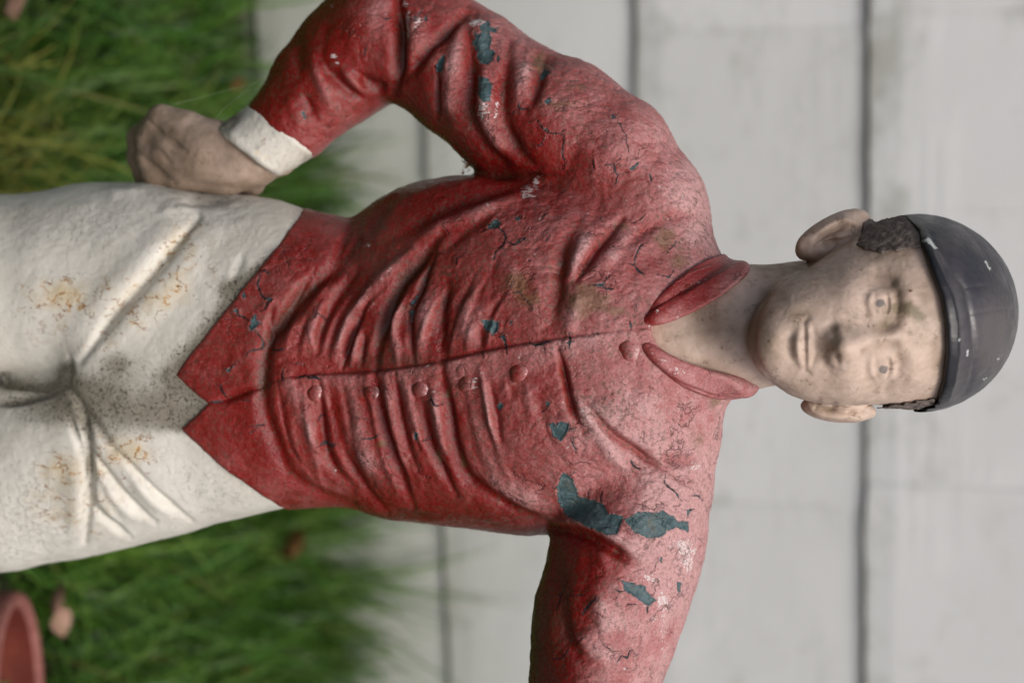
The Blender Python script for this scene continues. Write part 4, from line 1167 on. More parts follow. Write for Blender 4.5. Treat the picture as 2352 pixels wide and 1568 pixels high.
# ---- buttons
for (bp, bq, br) in ((1445, 805, 23), (1190, 855, 21), (1070, 880, 19), (963, 893, 19), (850, 899, 17), (720, 903, 18)):
    w0, nn = on_jacket(bp, bq)
    nn = nn / np.linalg.norm(nn)
    nr, ns = 9, 24
    t1 = np.cross(nn, V3([0, 1.0, 0])); t1 /= np.linalg.norm(t1); t2 = np.cross(nn, t1)
    prof = [(1.15, -6), (1.0, -.5), (.90, 3.0), (.75, 6.2), (.58, 8.4), (.40, 9.8), (.24, 10.4), (.12, 10.6)]
    pts = []
    for (rr, hh) in prof:
        for a in np.linspace(0, 2 * np.pi, ns, endpoint=False):
            wob = 1 + .09 * math.sin(2 * a + bp) + .06 * math.sin(3 * a + 2 * bp) + .04 * math.sin(5 * a)
            pts.append(V3([bp, bq, w0]) + nn * hh * .56 + (t1 * math.cos(a) + t2 * math.sin(a)) * br * rr * wob)
    pts.append(V3([bp, bq, w0]) + nn * 5.9)
    BV = np.array(pts)
    bq_ = [[i * ns + j, i * ns + (j + 1) % ns, (i + 1) * ns + (j + 1) % ns, (i + 1) * ns + j] for i in range(len(prof) - 1) for j in range(ns)]
    last = len(pts) - 1
    bq_ += [[(len(prof) - 1) * ns + j, (len(prof) - 1) * ns + (j + 1) % ns, last, last] for j in range(ns)]
    me_q = np.array(bq_)
    tri_fix = me_q[me_q[:, 2] != me_q[:, 3]]
    cnt = len(BV)
    rads = np.linalg.norm(BV - V3([bp, bq, w0]), axis=1) / br
    prot = np.clip(1.1 - rads, 0, 1)
    lit_side = (BV[:, 0] - bp) / br  # button shading painted in: upper side paler and whitened, lower side darker
    o = mesh_object('button', BV, np.vstack([tri_fix, np.array([[(len(prof) - 1) * ns + j, (len(prof) - 1) * ns + j + 1, (len(prof) - 1) * ns + j + 2, (len(prof) - 1) * ns + j + 3] for j in range(0, ns - 3, 3)] + [[(len(prof) - 1) * ns, (len(prof) - 1) * ns + 3 * 3, (len(prof) - 1) * ns + 3 * 5, (len(prof) - 1) * ns + 21]])]), M_RED, root,
                    {'fade_shade': .45 + .35 * lit_side + .12 * (bp - 900) / 500, 'peel': np.full(cnt, 60), 'crack': np.full(cnt, 30), 'grime_shade': .2 + np.clip(.6 - .6 * lit_side, 0, 1) * .7, 'moss': np.zeros(cnt), 'chip': np.clip(lit_side, 0, 1) * .45})  # chip here whitens the lit upper side

# ---- collar
V, N, Q = sculpt(collar_sdf, (1430, 520, -120), (1790, 960, 420), 8.0, 1)
p, q, fw = common(V, N)
CF_OLD = [(S((1476, 727), (1540, 668), (1610, 612), (1665, 585), (1710, 590)), 9, -5), (S((1500, 728), (1560, 690), (1625, 645), (1690, 620)), 9, -6), (S((1492, 795), (1530, 845), (1590, 882), (1660, 905)), 8, 3), (S((1520, 820), (1580, 855), (1650, 882), (1720, 880)), 7, -4)]
H = strokes(p, q, [(S((1500, 722), (1560, 678), (1625, 632), (1690, 602)), 7, -4)])
sml = vnoise(V, 1 / 9.0, 3); med = vnoise(V, 1 / 22.0, 2)
Nw = N[:, 0:1] * UPV + N[:, 1:2] * RGT - N[:, 2:3] * FWD
expo = .50 + .25 * Nw[:, 2] + H * .03 + blobs(p, q, [((1570, 665), 60, 34, -.62), ((1620, 622), 50, 26, -.55), ((1500, 715), 30, 20, -.5), ((1680, 650), 40, 30, .25), ((1600, 870), 90, 40, .20)])  # left collar strip painted deep red for the flap's shadow
chip = blobs(p, q, [(f1((1700, 800))[0], 22, 8, .35), (f1((1290, 1070))[0], 6, 6, .5), (f2((1480, 240))[0], 34, 12, .55), (f2((1330, 150))[0], 14, 8, .45), (f2((1700, 390))[0], 16, 6, .4), (f2((1250, 70))[0], 8, 6, .4)])
mesh_object('collar', V + N * (H * fw + med * .4 + sml * .25)[:, None], Q[:, ::-1], M_RED, root,
            {'fade_shade': expo, 'peel': np.full(len(V), 60), 'crack': lines(p, q, [(f1((1440, 810), (1560, 740), (1680, 690), (1780, 660)), .9), (f1((1540, 855), (1590, 840)), 1.0)]), 'grime_shade': .2 + np.clip(-H, 0, 9) * .06 + .2 * np.clip(-Nw[:, 2], 0, 1), 'moss': np.zeros(len(V)), 'chip': chip})

# ---- trousers
V, N, Q = sculpt(trouser_sdf, (-120, 380, -760), (745, 1380, 330), 12.0, 2)
p, q, fw = common(V, N)
H = strokes(p, q, T_FOLDS)
big = vnoise(V, 1 / 70.0, 1); med = vnoise(V, 1 / 22.0, 2); sml = vnoise(V, 1 / 8.0, 3)
hem_d = p - np.interp(q, [a for a, b in HEM], [b for a, b in HEM])      # negative below the hem
mould = np.exp(-(np.clip(-hem_d, 0, 400) / 40.0) ** 1.1) * 1.25
mould *= .12 + .88 * sstep(540, 640, q) * (1 - sstep(960, 1010, q))
grime_shade = np.clip(-H, 0, 20) * .036 + mould + blobs(p, q, [((265, 830), 50, 36, .75), ((150, 850), 22, 30, .55), ((60, 890), 110, 34, .45), ((150, 880), 30, 40, .5), ((300, 960), 140, 60, .62), ((380, 930), 80, 50, .45), ((220, 900), 60, 40, .5), ((60, 960), 120, 30, .45), ((180, 900), 70, 70, .35), ((330, 900), 90, 60, .3), ((100, 930), 80, 36, .35),
     ((200, 1070), 10, 34, .45), ((520, 660), 26, 26, .6), ((200, 440), 400, 14, .35), ((500, 455), 200, 14, .3), ((340, 560), 90, 26, .12), ((540, 480), 60, 50, .18)])
rust = .62 * blobs(p, q, [((160, 680), 110, 60, .35), ((360, 650), 130, 70, .30), ((430, 560), 70, 50, .30), ((290, 1040), 90, 60, .3), ((150, 1110), 100, 80, .30), ((60, 700), 90, 60, .2), ((140, 670), 60, 34, .75), ((160, 700), 60, 40, .35), ((395, 560), 40, 34, .60), ((440, 520), 26, 20, .7), ((465, 620), 40, 40, .4), ((350, 690), 90, 40, .55), ((410, 660), 30, 40, .5), ((290, 745), 60, 30, .5), ((240, 790), 40, 30, .5), ((150, 790), 60, 30, .35), ((300, 1030), 60, 34, .85), ((160, 1060), 60, 30, .5), ((130, 1090), 50, 40, .45), ((130, 1180), 60, 34, .55), ((230, 1160), 50, 36, .45), ((300, 1100), 60, 40, .35), ((380, 1130), 30, 20, .3), ((60, 760), 70, 50, .2), ((215, 1225), 20, 14, .5)])
peck = .25 + blobs(p, q, [((120, 500), 260, 60, .8), ((60, 1200), 160, 120, .8), ((480, 480), 80, 60, .5), ((500, 1120), 120, 60, .4)])
mesh_object('trousers', V + N * (H * 1.3 * fw + big * 2.0 + med * .9 + sml * .5)[:, None], Q[:, ::-1], M_WHITE, root, {'grime_shade': grime_shade, 'rust': rust, 'peck': peck})

# ---- head
V, N, Q = sculpt(head_sdf, (1440, 440, -200), (2345, 1010, 560), 9.0, 2)
p, q, fw = common(V, N)
hs = lambda pts, r, h, pr='g': (fH(*pts), r, h, pr)
FACE = [
    hs(((846, 885), (852, 960), (850, 1050), (856, 1140), (858, 1222)), 8, -6),
    hs(((818, 960), (808, 1020), (812, 1090), (830, 1160)), 15, 11),
    hs(((876, 940), (886, 1010), (886, 1100), (874, 1170)), 9, 7),
    hs(((775, 920), (752, 1010), (758, 1090), (796, 1190)), 14, -4.5),
    hs(((905, 900), (920, 990), (918, 1090), (902, 1200)), 10, -6),
    hs(((930, 1035), (1000, 1045)), 11, -4),
    hs(((850, 876), (868, 860)), 9, -5), hs(((860, 1228), (876, 1240)), 9, -4),
    hs(((650, 990), (640, 1050), (655, 1110)), 24, 6),
    # nostrils and the wings of the nose
    hs(((1046, 915), (1056, 985)), 13, -5), hs(((1066, 1115), (1074, 1150)), 9, -7), hs(((1040, 1000), (1046, 1080)), 10, -2),
    hs(((1130, 915), (1080, 890), (1030, 915)), 12, -3), hs(((1130, 1170), (1090, 1182)), 9, -4),
    hs(((1180, 950), (1300, 905), (1400, 890)), 24, -4), hs(((1200, 1115), (1330, 1075), (1420, 1050)), 16, -4),
    # cheeks, folds
    hs(((1010, 850), (930, 820), (850, 810)), 18, -4), hs(((1010, 1235), (930, 1262), (860, 1280)), 16, -4),
    hs(((1150, 640), (1130, 760)), 40, 5), hs(((1160, 1260), (1130, 1330)), 40, 5),
    # eye sockets
    hs(((1400, 660), (1405, 770), (1425, 880)), 38, -15), hs(((1405, 1100), (1400, 1190), (1400, 1270)), 36, -12),
    hs(((1420, 880), (1480, 875)), 19, -7), hs(((1440, 1060), (1480, 1050)), 13, -5),
    # eyeballs and lids
    hs(((1372, 710), (1375, 770), (1382, 820)), 25, 15), hs(((1392, 1150), (1390, 1200), (1388, 1240)), 25, 13),
    hs(((1405, 650), (1440, 720), (1445, 790), (1425, 850)), 9, 5), hs(((1310, 680), (1296, 760), (1330, 850)), 9, 5),
    hs(((1420, 1100), (1455, 1150), (1455, 1230), (1420, 1290)), 9, 5), hs(((1315, 1120), (1305, 1200), (1335, 1280)), 9, 5),
    hs(((1415, 680), (1424, 770), (1412, 835)), 6, -6), hs(((1428, 1120), (1434, 1200), (1415, 1270)), 6, -6),
    hs(((1332, 700), (1326, 770), (1348, 835)), 7, -2.5), hs(((1340, 1140), (1334, 1205), (1356, 1265)), 7, -2.5),
    hs(((1470, 640), (1492, 740), (1482, 840)), 9, -5), hs(((1485, 1090), (1502, 1190), (1482, 1290)), 9, -5),
    hs(((1260, 690), (1250, 770), (1290, 860)), 14, -3), hs(((1270, 1120), (1262, 1200), (1290, 1280)), 14, -3),
    # brows
    hs(((1520, 620), (1570, 720), (1565, 830), (1530, 910)), 22, 8), hs(((1530, 1060), (1590, 1140), (1595, 1230), (1550, 1330)), 20, 8),
    hs(((1350, 540), (1400, 560), (1440, 590)), 14, -7),
    hs(((1440, 1320), (1410, 1370)), 12, -5),
    # under the jaw
    hs(((700, 560), (600, 680), (530, 800), (498, 930), (500, 1060), (540, 1180), (620, 1280)), 10, -9),
    hs(((200, 820), (280, 900), (420, 960)), 40, -4), hs(((180, 700), (350, 640), (560, 560)), 30, 4),
    # left ear: rim and hollow
    hs(((880, 400), (900, 330), (1000, 240), (1120, 195), (1200, 215), (1205, 275)), 9, 12),
    hs(((890, 355), (960, 300), (1080, 240), (1165, 240)), 14, -26), hs(((930, 360), (1030, 305), (1150, 280)), 8, 12),
    hs(((940, 372), (1020, 340), (1095, 330)), 11, -16), hs(((1050, 400), (1090, 370)), 13, 9), hs(((850, 420), (830, 360), (850, 320)), 12, 6),
    hs(((1180, 250), (1190, 330), (1170, 400)), 8, 4),
    # right ear
    hs(((870, 1430), (930, 1500), (1100, 1530), (1270, 1535), (1320, 1490)), 7, 6), hs(((930, 1470), (1080, 1490), (1240, 1495)), 8, -16), hs(((1090, 1462), (1130, 1470)), 12, 14), hs(((1290, 1470), (1310, 1500)), 11, 9), hs(((980, 1440), (1010, 1450)), 9, 7),
]
H = strokes(p, q, FACE)
big = vnoise(V, 1 / 60.0, 1); med = vnoise(V, 1 / 22.0, 2); sml = vnoise(V, 1 / 8.0, 3)
Nw = N[:, 0:1] * UPV + N[:, 1:2] * RGT - N[:, 2:3] * FWD
fb = lambda z, a, b, h: (fH(z)[0], a, b, h)
grime_shade = np.clip(-H, 0, 12) * .045 + .13 + .42 * np.clip(-Nw[:, 2], 0, 1) + blobs(p, q, [fb((530, 480), 60, 34, .5), fb((700, 500), 60, 30, .4), fb((560, 760), 30, 60, .35), fb((480, 1000), 14, 60, .3), fb((200, 950), 60, 40, .32), fb((100, 860), 50, 40, .2), fb((1050, 930), 14, 14, .3), fb((1770, 900), 14, 60, .45), fb((1700, 620), 24, 60, .30), fb((1740, 1150), 14, 60, .3), fb((850, 470), 26, 22, .5), fb((960, 1450), 70, 18, .35), fb((1420, 880), 26, 20, .35), fb((700, 1310), 40, 12, .35), fb((1000, 330), 40, 20, .2), fb((1730, 1400), 30, 22, .2), fb((300, 1290), 60, 10, .3), fb((1000, 300), 110, 46, -.45), fb((1650, 700), 40, 90, .20), fb((1250, 600), 80, 50, .14), fb((900, 560), 60, 50, .14), fb((1620, 950), 26, 50, .22), fb((300, 700), 80, 60, .15), fb((1700, 800), 26, 60, .28), fb((1500, 600), 40, 40, .18), fb((760, 800), 40, 40, .14), fb((1000, 1180), 40, 30, .10)])  # stains, plus painted shade at the nostril and an ear lightened as lit
green = blobs(p, q, [fb((1440, 790), 34, 22, .6), fb((1580, 800), 26, 22, .85), fb((1650, 850), 22, 14, .55), fb((1180, 820), 26, 16, .5), fb((1420, 890), 20, 10, .6), fb((1290, 850), 24, 14, .3), fb((1640, 520), 30, 26, .35), fb((600, 490), 50, 16, .4), fb((1580, 960), 14, 12, .6)])
rust = blobs(p, q, [fb((1500, 690), 6, 6, .8), fb((1575, 670), 8, 6, 1.0), fb((1650, 635), 8, 8, .6), fb((1400, 580), 14, 14, .55), fb((1060, 690), 10, 10, .45), fb((1450, 1290), 10, 8, .6), fb((1460, 1385), 12, 6, .7), fb((1180, 625), 7, 5, .5), fb((1520, 1390), 10, 5, .45), fb((1555, 1220), 6, 12, .35), fb((1800, 1000), 8, 60, .45), fb((1690, 400), 8, 20, .5), fb((1080, 1150), 8, 8, .4)])
ir1, ir2 = fH((1372, 752))[0], fH((1388, 1208))[0]
iris = np.minimum(np.hypot((p - ir1[0]) / 1.15, q - ir1[1]) - 9.5, np.hypot((p - ir2[0]) / 1.15, q - ir2[1]) - 9.5)
iris = np.where(fw > .3, iris, 60)
mesh_object('head', V + N * (H * .84 * fw + big * 1.6 + med * .7 + sml * .35)[:, None], Q[:, ::-1], M_SKIN, root, {'grime_shade': grime_shade, 'green': green, 'rust': rust, 'iris': iris})

# ---- hair by the ears
for poly, lo, hi in ((HAIR_L, (1950, 470, 0), (2140, 600, 400)), (HAIR_R, (2000, 900, 0), (2170, 970, 400))):
    V, N, Q = sculpt(lambda P: hair_sdf(P, poly), lo, hi, 5.0, 1)
    V = V + N * (vnoise(V, 1 / 12.0, 4) * 2.6 + vnoise(V, 1 / 5.0, 5) * 1.2)[:, None]
    mesh_object('hair', V, Q[:, ::-1], M_HAIR, root)

# ---- cap
V, N, Q = sculpt(cap_sdf, (1900, 460, -330), (2370, 980, 470), 9.0, 2)
p, q, fw = common(V, N)
CAPM = [hs(((1730, 330), (1800, 430), (1880, 560), (1945, 660), (1975, 780), (1995, 900), (2006, 1050), (2010, 1180), (1970, 1330), (1880, 1430)), 7, -5),
        hs(((1700, 400), (1790, 540), (1850, 680), (1890, 850), (1900, 1050), (1880, 1250), (1820, 1400)), 16, 3),
        hs(((1960, 650), (2100, 640), (2250, 700)), 5, -2), hs(((1990, 830), (2150, 800), (2290, 800)), 5, -2)]
H = strokes(p, q, CAPM)
cutq = np.interp(q, [a for a, b in BRIM], [b for a, b in BRIM])
edge = (p - cutq) - 19 - 6 * sstep(600, 750, q)
edge = np.where(V[:, 2] > CAPC[2], edge, 40)
bl = lambda z, a, b, h: (fH(z)[0], a, b, h)
worn = .20 + blobs(p, q, [bl((2150, 900), 50, 80, .75), bl((1880, 900), 20, 160, .55), bl((2050, 1200), 60, 60, .35), bl((1780, 420), 18, 50, .45), bl((2200, 1050), 60, 60, .3), bl((1850, 1300), 30, 50, .3)]) - blobs(p, q, [bl((1700, 250), 60, 60, .2)])
chip = polys(p, q, [fH((1668, 335), (1695, 315), (1715, 330), (1762, 372), (1745, 385), (1690, 350)), fH((2080, 470), (2092, 464), (2106, 492), (2122, 512), (2124, 530), (2112, 524), (2102, 500)), fH((1957, 1080), (1970, 1070), (1964, 1110), (1957, 1114)), fH((1897, 1000), (1908, 994), (1903, 1008)), fH((2072, 1275), (2094, 1264), (2076, 1282)), fH((2165, 1130), (2181, 1133), (2170, 1138))])
med = vnoise(V, 1 / 30.0, 2)
mesh_object('cap', V + N * (H * fw + med * .8 + vnoise(V, 1 / 9.0, 6) * .3 + 5.0 * sstep(4, -6, edge) * sstep(505, 560, q) * sstep(945, 900, q))[:, None], Q[:, ::-1], M_CAP, root, {'edge': edge, 'worn': worn, 'chip': chip})

# ---- hand and cuff on the hip
V, N, Q = sculpt(hand_sdf, (240, 220, -520), (720, 500, 60), 7.0, 1)
p, q, fw = common(V, N)
HANDM = [(f6((400, 290), (440, 350), (560, 450), (690, 545), (760, 600)), 7, -8), (f6((270, 480), (400, 530), (520, 605), (600, 690)), 7, -6), (f6((290, 590), (330, 640), (420, 720), (560, 830), (650, 880)), 9, -10),
         (f6((480, 270), (640, 380), (760, 470)), 11, 4), (f6((1180, 520), (1400, 700), (1470, 760)), 9, -5), (f6((760, 880), (1000, 920), (1250, 940)), 10, -5), (f6((700, 700), (900, 780), (1200, 840)), 30, 4), (f6((250, 400), (330, 420)), 6, -3), (f6((240, 660), (300, 690)), 6, -3)]
H = strokes(p, q, HANDM)
grime_shade = .62 + np.clip(-H, 0, 12) * .05 + blobs(p, q, [((320, 330), 34, 90, .55), ((450, 370), 150, 90, .25), ((330, 400), 40, 40, .75), ((350, 265), 22, 18, .4), ((500, 432), 120, 14, .6), ((400, 420), 60, 24, .55), ((620, 395), 20, 30, .25), ((400, 305), 12, 10, .3)])
sp = np.zeros(len(V))
mesh_object('hand', V + N * (H * fw + vnoise(V, 1 / 22.0, 2) * .9 + vnoise(V, 1 / 8.0, 3) * .5)[:, None], Q[:, ::-1], M_SKIN, root, {'grime_shade': grime_shade, 'green': sp, 'rust': sp, 'iris': sp + 60})

V, N, Q = sculpt(cuff_sdf, (440, 170, -380), (760, 450, 60), 7.0, 1)
p, q, fw = common(V, N)
H = strokes(p, q, [(f6((1270, 180), (1600, 400), (1880, 620)), 9, 3), (f6((1120, 330), (1200, 480), (1480, 720), (1600, 800)), 9, 3), (f6((1290, 190), (1180, 300), (1110, 420)), 12, -4)])
grime_shade = .12 + blobs(p, q, [(f6((1100, 330))[0], 34, 40, .7), (f6((1180, 250))[0], 30, 22, .5), (f6((1720, 790))[0], 40, 14, .4), (f6((1860, 680))[0], 18, 24, .35)])
rust = blobs(p, q, [(f6((1400, 600))[0], 8, 8, .7), (f6((1460, 500))[0], 4, 12, .7), (f6((1480, 650))[0], 14, 10, .5)])
mesh_object('cuff', V + N * (H * fw + vnoise(V, 1 / 22.0, 2) * 1.4 + vnoise(V, 1 / 8.0, 3) * .8)[:, None], Q[:, ::-1], M_WHITE, root, {'grime_shade': grime_shade, 'rust': rust, 'peck': np.full(len(V), .5)})

# ---- below the frame: lower legs, boots, plinth
def boots_sdf(P):
    z = lambda p, o: sl(p) + o
    L = chain(P, [(-560, 692, z(-560, 5), 146), (-900, 700, z(-900, 0), 122), (-1230, 705, z(-1230, 0), 95), (-1330, 705, z(-1330, 20), 92)], 20)
    L = smin(L, chain(P, [(-1350, 705, z(-1350, 0), 80), (-1370, 690, z(-1370, 190), 62)], 20), 30)
    R = chain(P, [(-560, 1118, z(-560, 5), 148), (-900, 1090, z(-900, 0), 122), (-1230, 1075, z(-1230, 0), 95), (-1330, 1075, z(-1330, 20), 92)], 20)
    R = smin(R, chain(P, [(-1350, 1075, z(-1350, 0), 80), (-1370, 1095, z(-1370, 190), 62)], 20), 30)
    return smin(L, R, 6)
V, N, Q = sculpt(boots_sdf, (-1470, 500, -1100), (-500, 1330, -200), 20.0, 1)
mesh_object('boots', V, Q[:, ::-1], M_BLACK, root)
V, N, Q = sculpt(trouser_sdf, (-560, 430, -800), (-90, 1360, 100), 16.0, 1)
zz = np.zeros(len(V))
mesh_object('trouser_legs', V, Q[:, ::-1], M_WHITE, root, {'grime_shade': zz + .1, 'rust': zz, 'peck': zz + .4})
bx, by = root.location[0], root.location[1]
V, Q = box_verts(bx - .17, bx + .19, by - .17, by + .15, 0.0, .085)
mesh_object('plinth', V, Q, M_STONE, root, world_space=True, smooth=False)

# ---- right fist beyond the edge of the picture
def fist_sdf(P):
    d = chain(P, [(1332, 1840, sl(1332) + 320, 60), (1328, 1955, sl(1328) + 470, 66)], 10)
    for i in range(4):
        pp = 1283 + i * 31
        d = smin(d, chain(P, [(pp, 1965, sl(pp) + 505, 21), (pp, 2015, sl(pp) + 535, 19), (pp, 2034, sl(pp) + 490, 18)], 6), 6)
    return smin(d, chain(P, [(1385, 1925, sl(1385) + 470, 24), (1376, 1990, sl(1376) + 560, 19)], 6), 8)
V, N, Q = sculpt(fist_sdf, (1180, 1740, 200), (1500, 2110, 780), 9.0, 1)
sp = np.zeros(len(V))
mesh_object('hand', V, Q[:, ::-1], M_SKIN, root, {'grime_shade': sp + .2, 'green': sp, 'rust': sp, 'iris': sp + 60})

# ================================================================= lawn
def build_grass():
    nb = 56000
    x = RNG.uniform(-1.25, 1.35, nb)
    dwall = RNG.uniform(0, 1, nb) ** 1.25 * 1.55          # distance in front of the wall
    yw = WALL_D + x * math.tan(WALL_YAW)
    y = yw - .025 - dwall
    z = np.zeros(nb)
    tall = np.exp(-dwall / .16)
    left = sstep(-.1, -.75, x)
    clump = vnoise(np.stack([x, y, z], 1), 7.0, 11)
    ln = RNG.gamma(7.0, .0140, nb) * (1 + .35 * clump) * (1 + .75 * tall)
    keep_low = (RNG.random(nb) < .93) & (x < -.28) & (dwall < .34)
    ln = np.where(keep_low, ln * .38, ln)
    wd = RNG.uniform(.0022, .0052, nb) * np.where(RNG.random(nb) < .10, 1.5, 1.0)
    az = RNG.uniform(0, 2 * np.pi, nb)
    lean = np.clip(RNG.normal(1.0, .5, nb), .08, 1.7) * (1 - .55 * tall)
    curl = RNG.uniform(.2, 2.0, nb) * (1 - .4 * tall)
    pc = ground_hit(22, 1612, .06)
    hit = np.hypot(x - pc[0], y - pc[1]) < .125
    ln = np.where(hit, .004, ln)
    segs = 5
    hue = np.clip(.36 + .26 * RNG.normal(size=nb) + .22 * clump, 0, 1)
    hue = np.minimum(hue, .88)
    ln = np.where((dwall < .11 * RNG.uniform(.35, 1.15, nb)) & (x < -.27) & (RNG.random(nb) < .92), .012, ln)
    # a paler, yellowing tuft on the left
    tc = ground_hit(30, 375, .08)
    tuft = np.exp(-((x - tc[0]) / .11) ** 2 - ((y - tc[1]) / .10) ** 2)
    hue = np.clip(hue + .75 * tuft, 0, 1)
    dry = np.clip((RNG.random(nb) < .035 + .02 * left) * RNG.uniform(.4, 1, nb) + .35 * tuft * RNG.random(nb), 0, 1)
    P = np.zeros((nb, segs + 1, 2, 3)); 
    cx, cy, cz = x.copy(), y.copy(), np.full(nb, -.01)
    dx, dy = np.cos(az), np.sin(az)
    sx, sy = -dy, dx
    ang = lean * .35
    for s in range(segs + 1):
        t = s / segs
        w = wd * (1 - t ** 2.2) * .5 + .0002
        P[:, s, 0] = np.stack([cx - sx * w, cy - sy * w, cz], 1)
        P[:, s, 1] = np.stack([cx + sx * w, cy + sy * w, cz], 1)
        a = ang + curl * t * .9
        st = ln / segs
        cx = cx + dx * np.sin(a) * st; cy = cy + dy * np.sin(a) * st; cz = cz + np.cos(a) * st
        # never through the wall
        lim = WALL_D + cx * math.tan(WALL_YAW) - .018
        cy = np.minimum(cy, lim)
    V = P.reshape(-1, 3)
    b0 = (np.arange(nb) * (segs + 1) * 2)[:, None] + np.arange(segs)[None] * 2
    Q = np.stack([b0, b0 + 1, b0 + 3, b0 + 2], -1).reshape(-1, 4)
    rp = (segs + 1) * 2
    o = mesh_object('grass', V, Q, M_GRASS, None, {'hue': np.repeat(hue, rp), 'dry': np.repeat(dry, rp)}, world_space=True)
    tag(o, kind='stuff')
build_grass()

# ================================================================= pot, leaves, cobweb
def build_pot():
    c = ground_hit(45, 1612, .15)
    R, Ht = .100, .20
    t = thing('terracotta_pot', 'round red terracotta flower pot tipped over in the lawn beside the statue', 'flower pot', (c[0], c[1], 0.0))
    ns = 72
    def lathe(prof):
        V = []
        for (r, z) in prof:
            for k in range(ns):
                a = 2 * np.pi * k / ns
                V.append([r * math.cos(a), r * math.sin(a), z])
        Q = [[i * ns + j, i * ns + (j + 1) % ns, (i + 1) * ns + (j + 1) % ns, (i + 1) * ns + j] for i in range(len(prof) - 1) for j in range(ns)]
        return np.array(V), np.array(Q)
    tilt = mathutils.Euler((rad(-25), rad(-4), 0)).to_matrix()
    TM = np.array(tilt)
    def place(V): return V @ TM.T + V3([c[0], c[1], c[2]])
    V, Q = lathe([(.002, -Ht + .012), (.066, -Ht + .012), (.070, -Ht + .03), (.093, -.03), (R - .010, -.004)])
    mesh_object('inside', place(V), Q[:, ::-1], M_POT, t, world_space=True)
    V, Q = lathe([(R - .010, -.004), (R - .008, .0015), (R - .003, .003), (R + .002, .0015), (R + .004, -.003), (R + .004, -.030), (R - .003, -.033)])
    mesh_object('rim', place(V), Q[:, ::-1], M_POTRIM, t, world_space=True)
    V, Q = lathe([(R - .003, -.033), (.080, -Ht + .02), (.076, -Ht), (.002, -Ht)])
    mesh_object('body', place(V), Q[:, ::-1], M_POT, t, world_space=True)
build_pot()

def build_leaf(p, q, z, size, mat, label, rz, tilt, group='dry leaves lying in the grass'):
    c = ground_hit(p, q, z)
    nu, nv = 9, 5
    V = []
    for i in range(nu):
        u = i / (nu - 1)
        wdt = math.sin(math.pi * u ** .8) * .36 + .01
        for j in range(nv):
            v = (j / (nv - 1) - .5) * 2
            V.append([(u - .5) * size, v * wdt * size, (abs(v) ** 1.5 * .14 + .10 * math.sin(u * 4 + p)) * size])
    V = np.array(V)
    M = np.array(mathutils.Euler((tilt, .3, rz)).to_matrix())
    V = V @ M.T + c
    i = np.arange((nu - 1) * (nv - 1)); a = (i // (nv - 1)) * nv + i % (nv - 1)
    Q = np.stack([a, a + nv, a + nv + 1, a + 1], 1)
    V = np.vstack([V, V - V3([0, 0, .0006])])
    Q = np.vstack([Q, Q[:, ::-1] + nu * nv])
    o = mesh_object('fallen_leaf', V, Q, mat, None, world_space=True)
    tag(o, label, 'leaf', group)
build_leaf(136, 1424, .09, .036, M_LEAF, 'pale pink dry leaf lying on the grass nearest the flower pot', .4, .3)
build_leaf(128, 1368, .09, .040, M_LEAF, 'dull pinkish dry leaf half sunk in the grass beside the flower pot', 2.2, .9)
build_leaf(560, 1540, .09, .030, M_LEAF2, 'small rust brown leaf in the grass at the lower edge of the photo', 1.0, .4)
build_leaf(668, 1240, .12, .060, M_LEAF2, 'curled brown leaf caught in tall grass right below the jacket waist', 1.9, 1.0)
build_leaf(26, 8, .07, .040, M_LEAF, 'pinkish leaf in the grass at the upper left corner of the photo', .8, .3)
build_leaf(545, 190, .06, .026, M_LEAF2, 'orange brown leaf in the grass near the wall behind the elbow', 1.4, .8)
build_leaf(650, 4, .04, .045, M_LEAF, 'faded pink leaf on the ground at the foot of the wall', .2, .2)

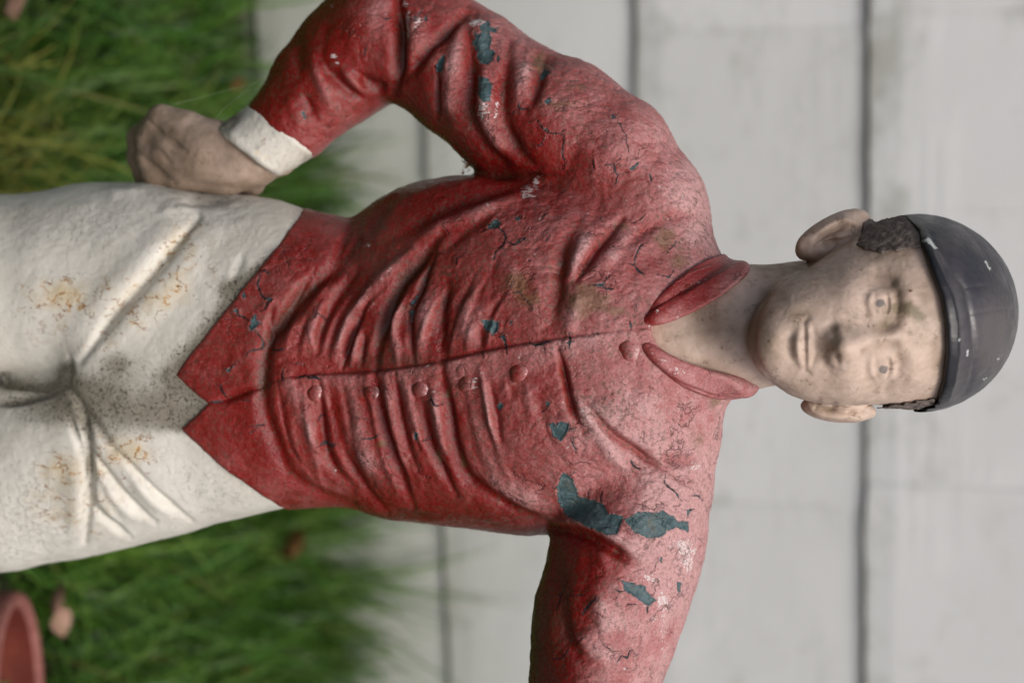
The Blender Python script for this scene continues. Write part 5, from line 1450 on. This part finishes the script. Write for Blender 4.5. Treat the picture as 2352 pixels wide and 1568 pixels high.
def tube(name, pts, r, mat, parent):
    pts = smooth_line(pts, 6)
    V, Q = [], []
    for i, c in enumerate(pts):
        tdir = pts[min(i + 1, len(pts) - 1)] - pts[max(i - 1, 0)]
        tdir = tdir / np.linalg.norm(tdir)
        a = np.cross(tdir, V3([.3, .2, .9])); a /= np.linalg.norm(a); b = np.cross(tdir, a)
        for k in range(4):
            V.append(c + r * (a * math.cos(k * np.pi / 2) + b * math.sin(k * np.pi / 2)))
    for i in range(len(pts) - 1):
        for k in range(4):
            Q.append([i * 4 + k, i * 4 + (k + 1) % 4, i * 4 + 4 + (k + 1) % 4, i * 4 + 4 + k])
    return mesh_object(name, np.array(V), np.array(Q), mat, parent, world_space=True)
def web(label, strands, base):
    loc = to_world(V3([base]))[0]
    t = thing('cobweb', label, 'cobweb', tuple(loc))
    for s in strands:
        tube('strand', to_world(np.array(s, float)), 0.00006, M_WEB, t)
web('fine cobweb strands stretched between the fist, the white cuff and the sleeve elbow',
    [[(360, 248, sl(360) + 20), (430, 255, sl(430) + 15), (500, 282, sl(500) + 20)], [(480, 290, sl(480) + 20), (520, 245, sl(520) + 10), (575, 205, sl(575))], [(330, 262, sl(330)), (420, 235, sl(420)), (590, 190, sl(590))], [(560, 243, sl(560) + 20), (545, 225, sl(540)), (600, 180, sl(600) - 10)]], (500, 282, sl(500)))
web('thin cobweb thread between the armpit and the side of the jacket',
    [[(1040, 340, sl(1040) - 10), (1005, 380, sl(1005) - 10), (968, 418, sl(968) - 10)], [(1078, 372, sl(1078)), (1060, 392, sl(1060)), (1040, 405, sl(1040))], [(1082, 390, sl(1082) + 20), (1068, 380, sl(1068) + 10), (1078, 368, sl(1078))]], (1040, 380, sl(1040)))
def build_scrap():
    c = to_world(V3([[1077.0, 382.0, sl(1077.0) + 25]]))[0]
    pts = RNG.normal(size=(40, 3)) * .0016
    V, Q = [], []
    for k in range(26):
        o_ = RNG.normal(size=3) * .0022
        d = RNG.normal(size=3); d /= np.linalg.norm(d)
        s = np.cross(d, RNG.normal(size=3)); s /= np.linalg.norm(s)
        L, Wd = RNG.uniform(.002, .0055), RNG.uniform(.0004, .0012)
        i = len(V)
        V += [c + o_, c + o_ + d * L * .5 + s * Wd, c + o_ + d * L, c + o_ + d * L * .5 - s * Wd]
        Q.append([i, i + 1, i + 2, i + 3])
    o = mesh_object('leaf_scrap', np.array(V), np.array(Q), M_LEAF2, None, world_space=True)
    tag(o, 'tiny brown scrap of dead leaf stuck in the cobweb at the armpit', 'leaf')
build_scrap()
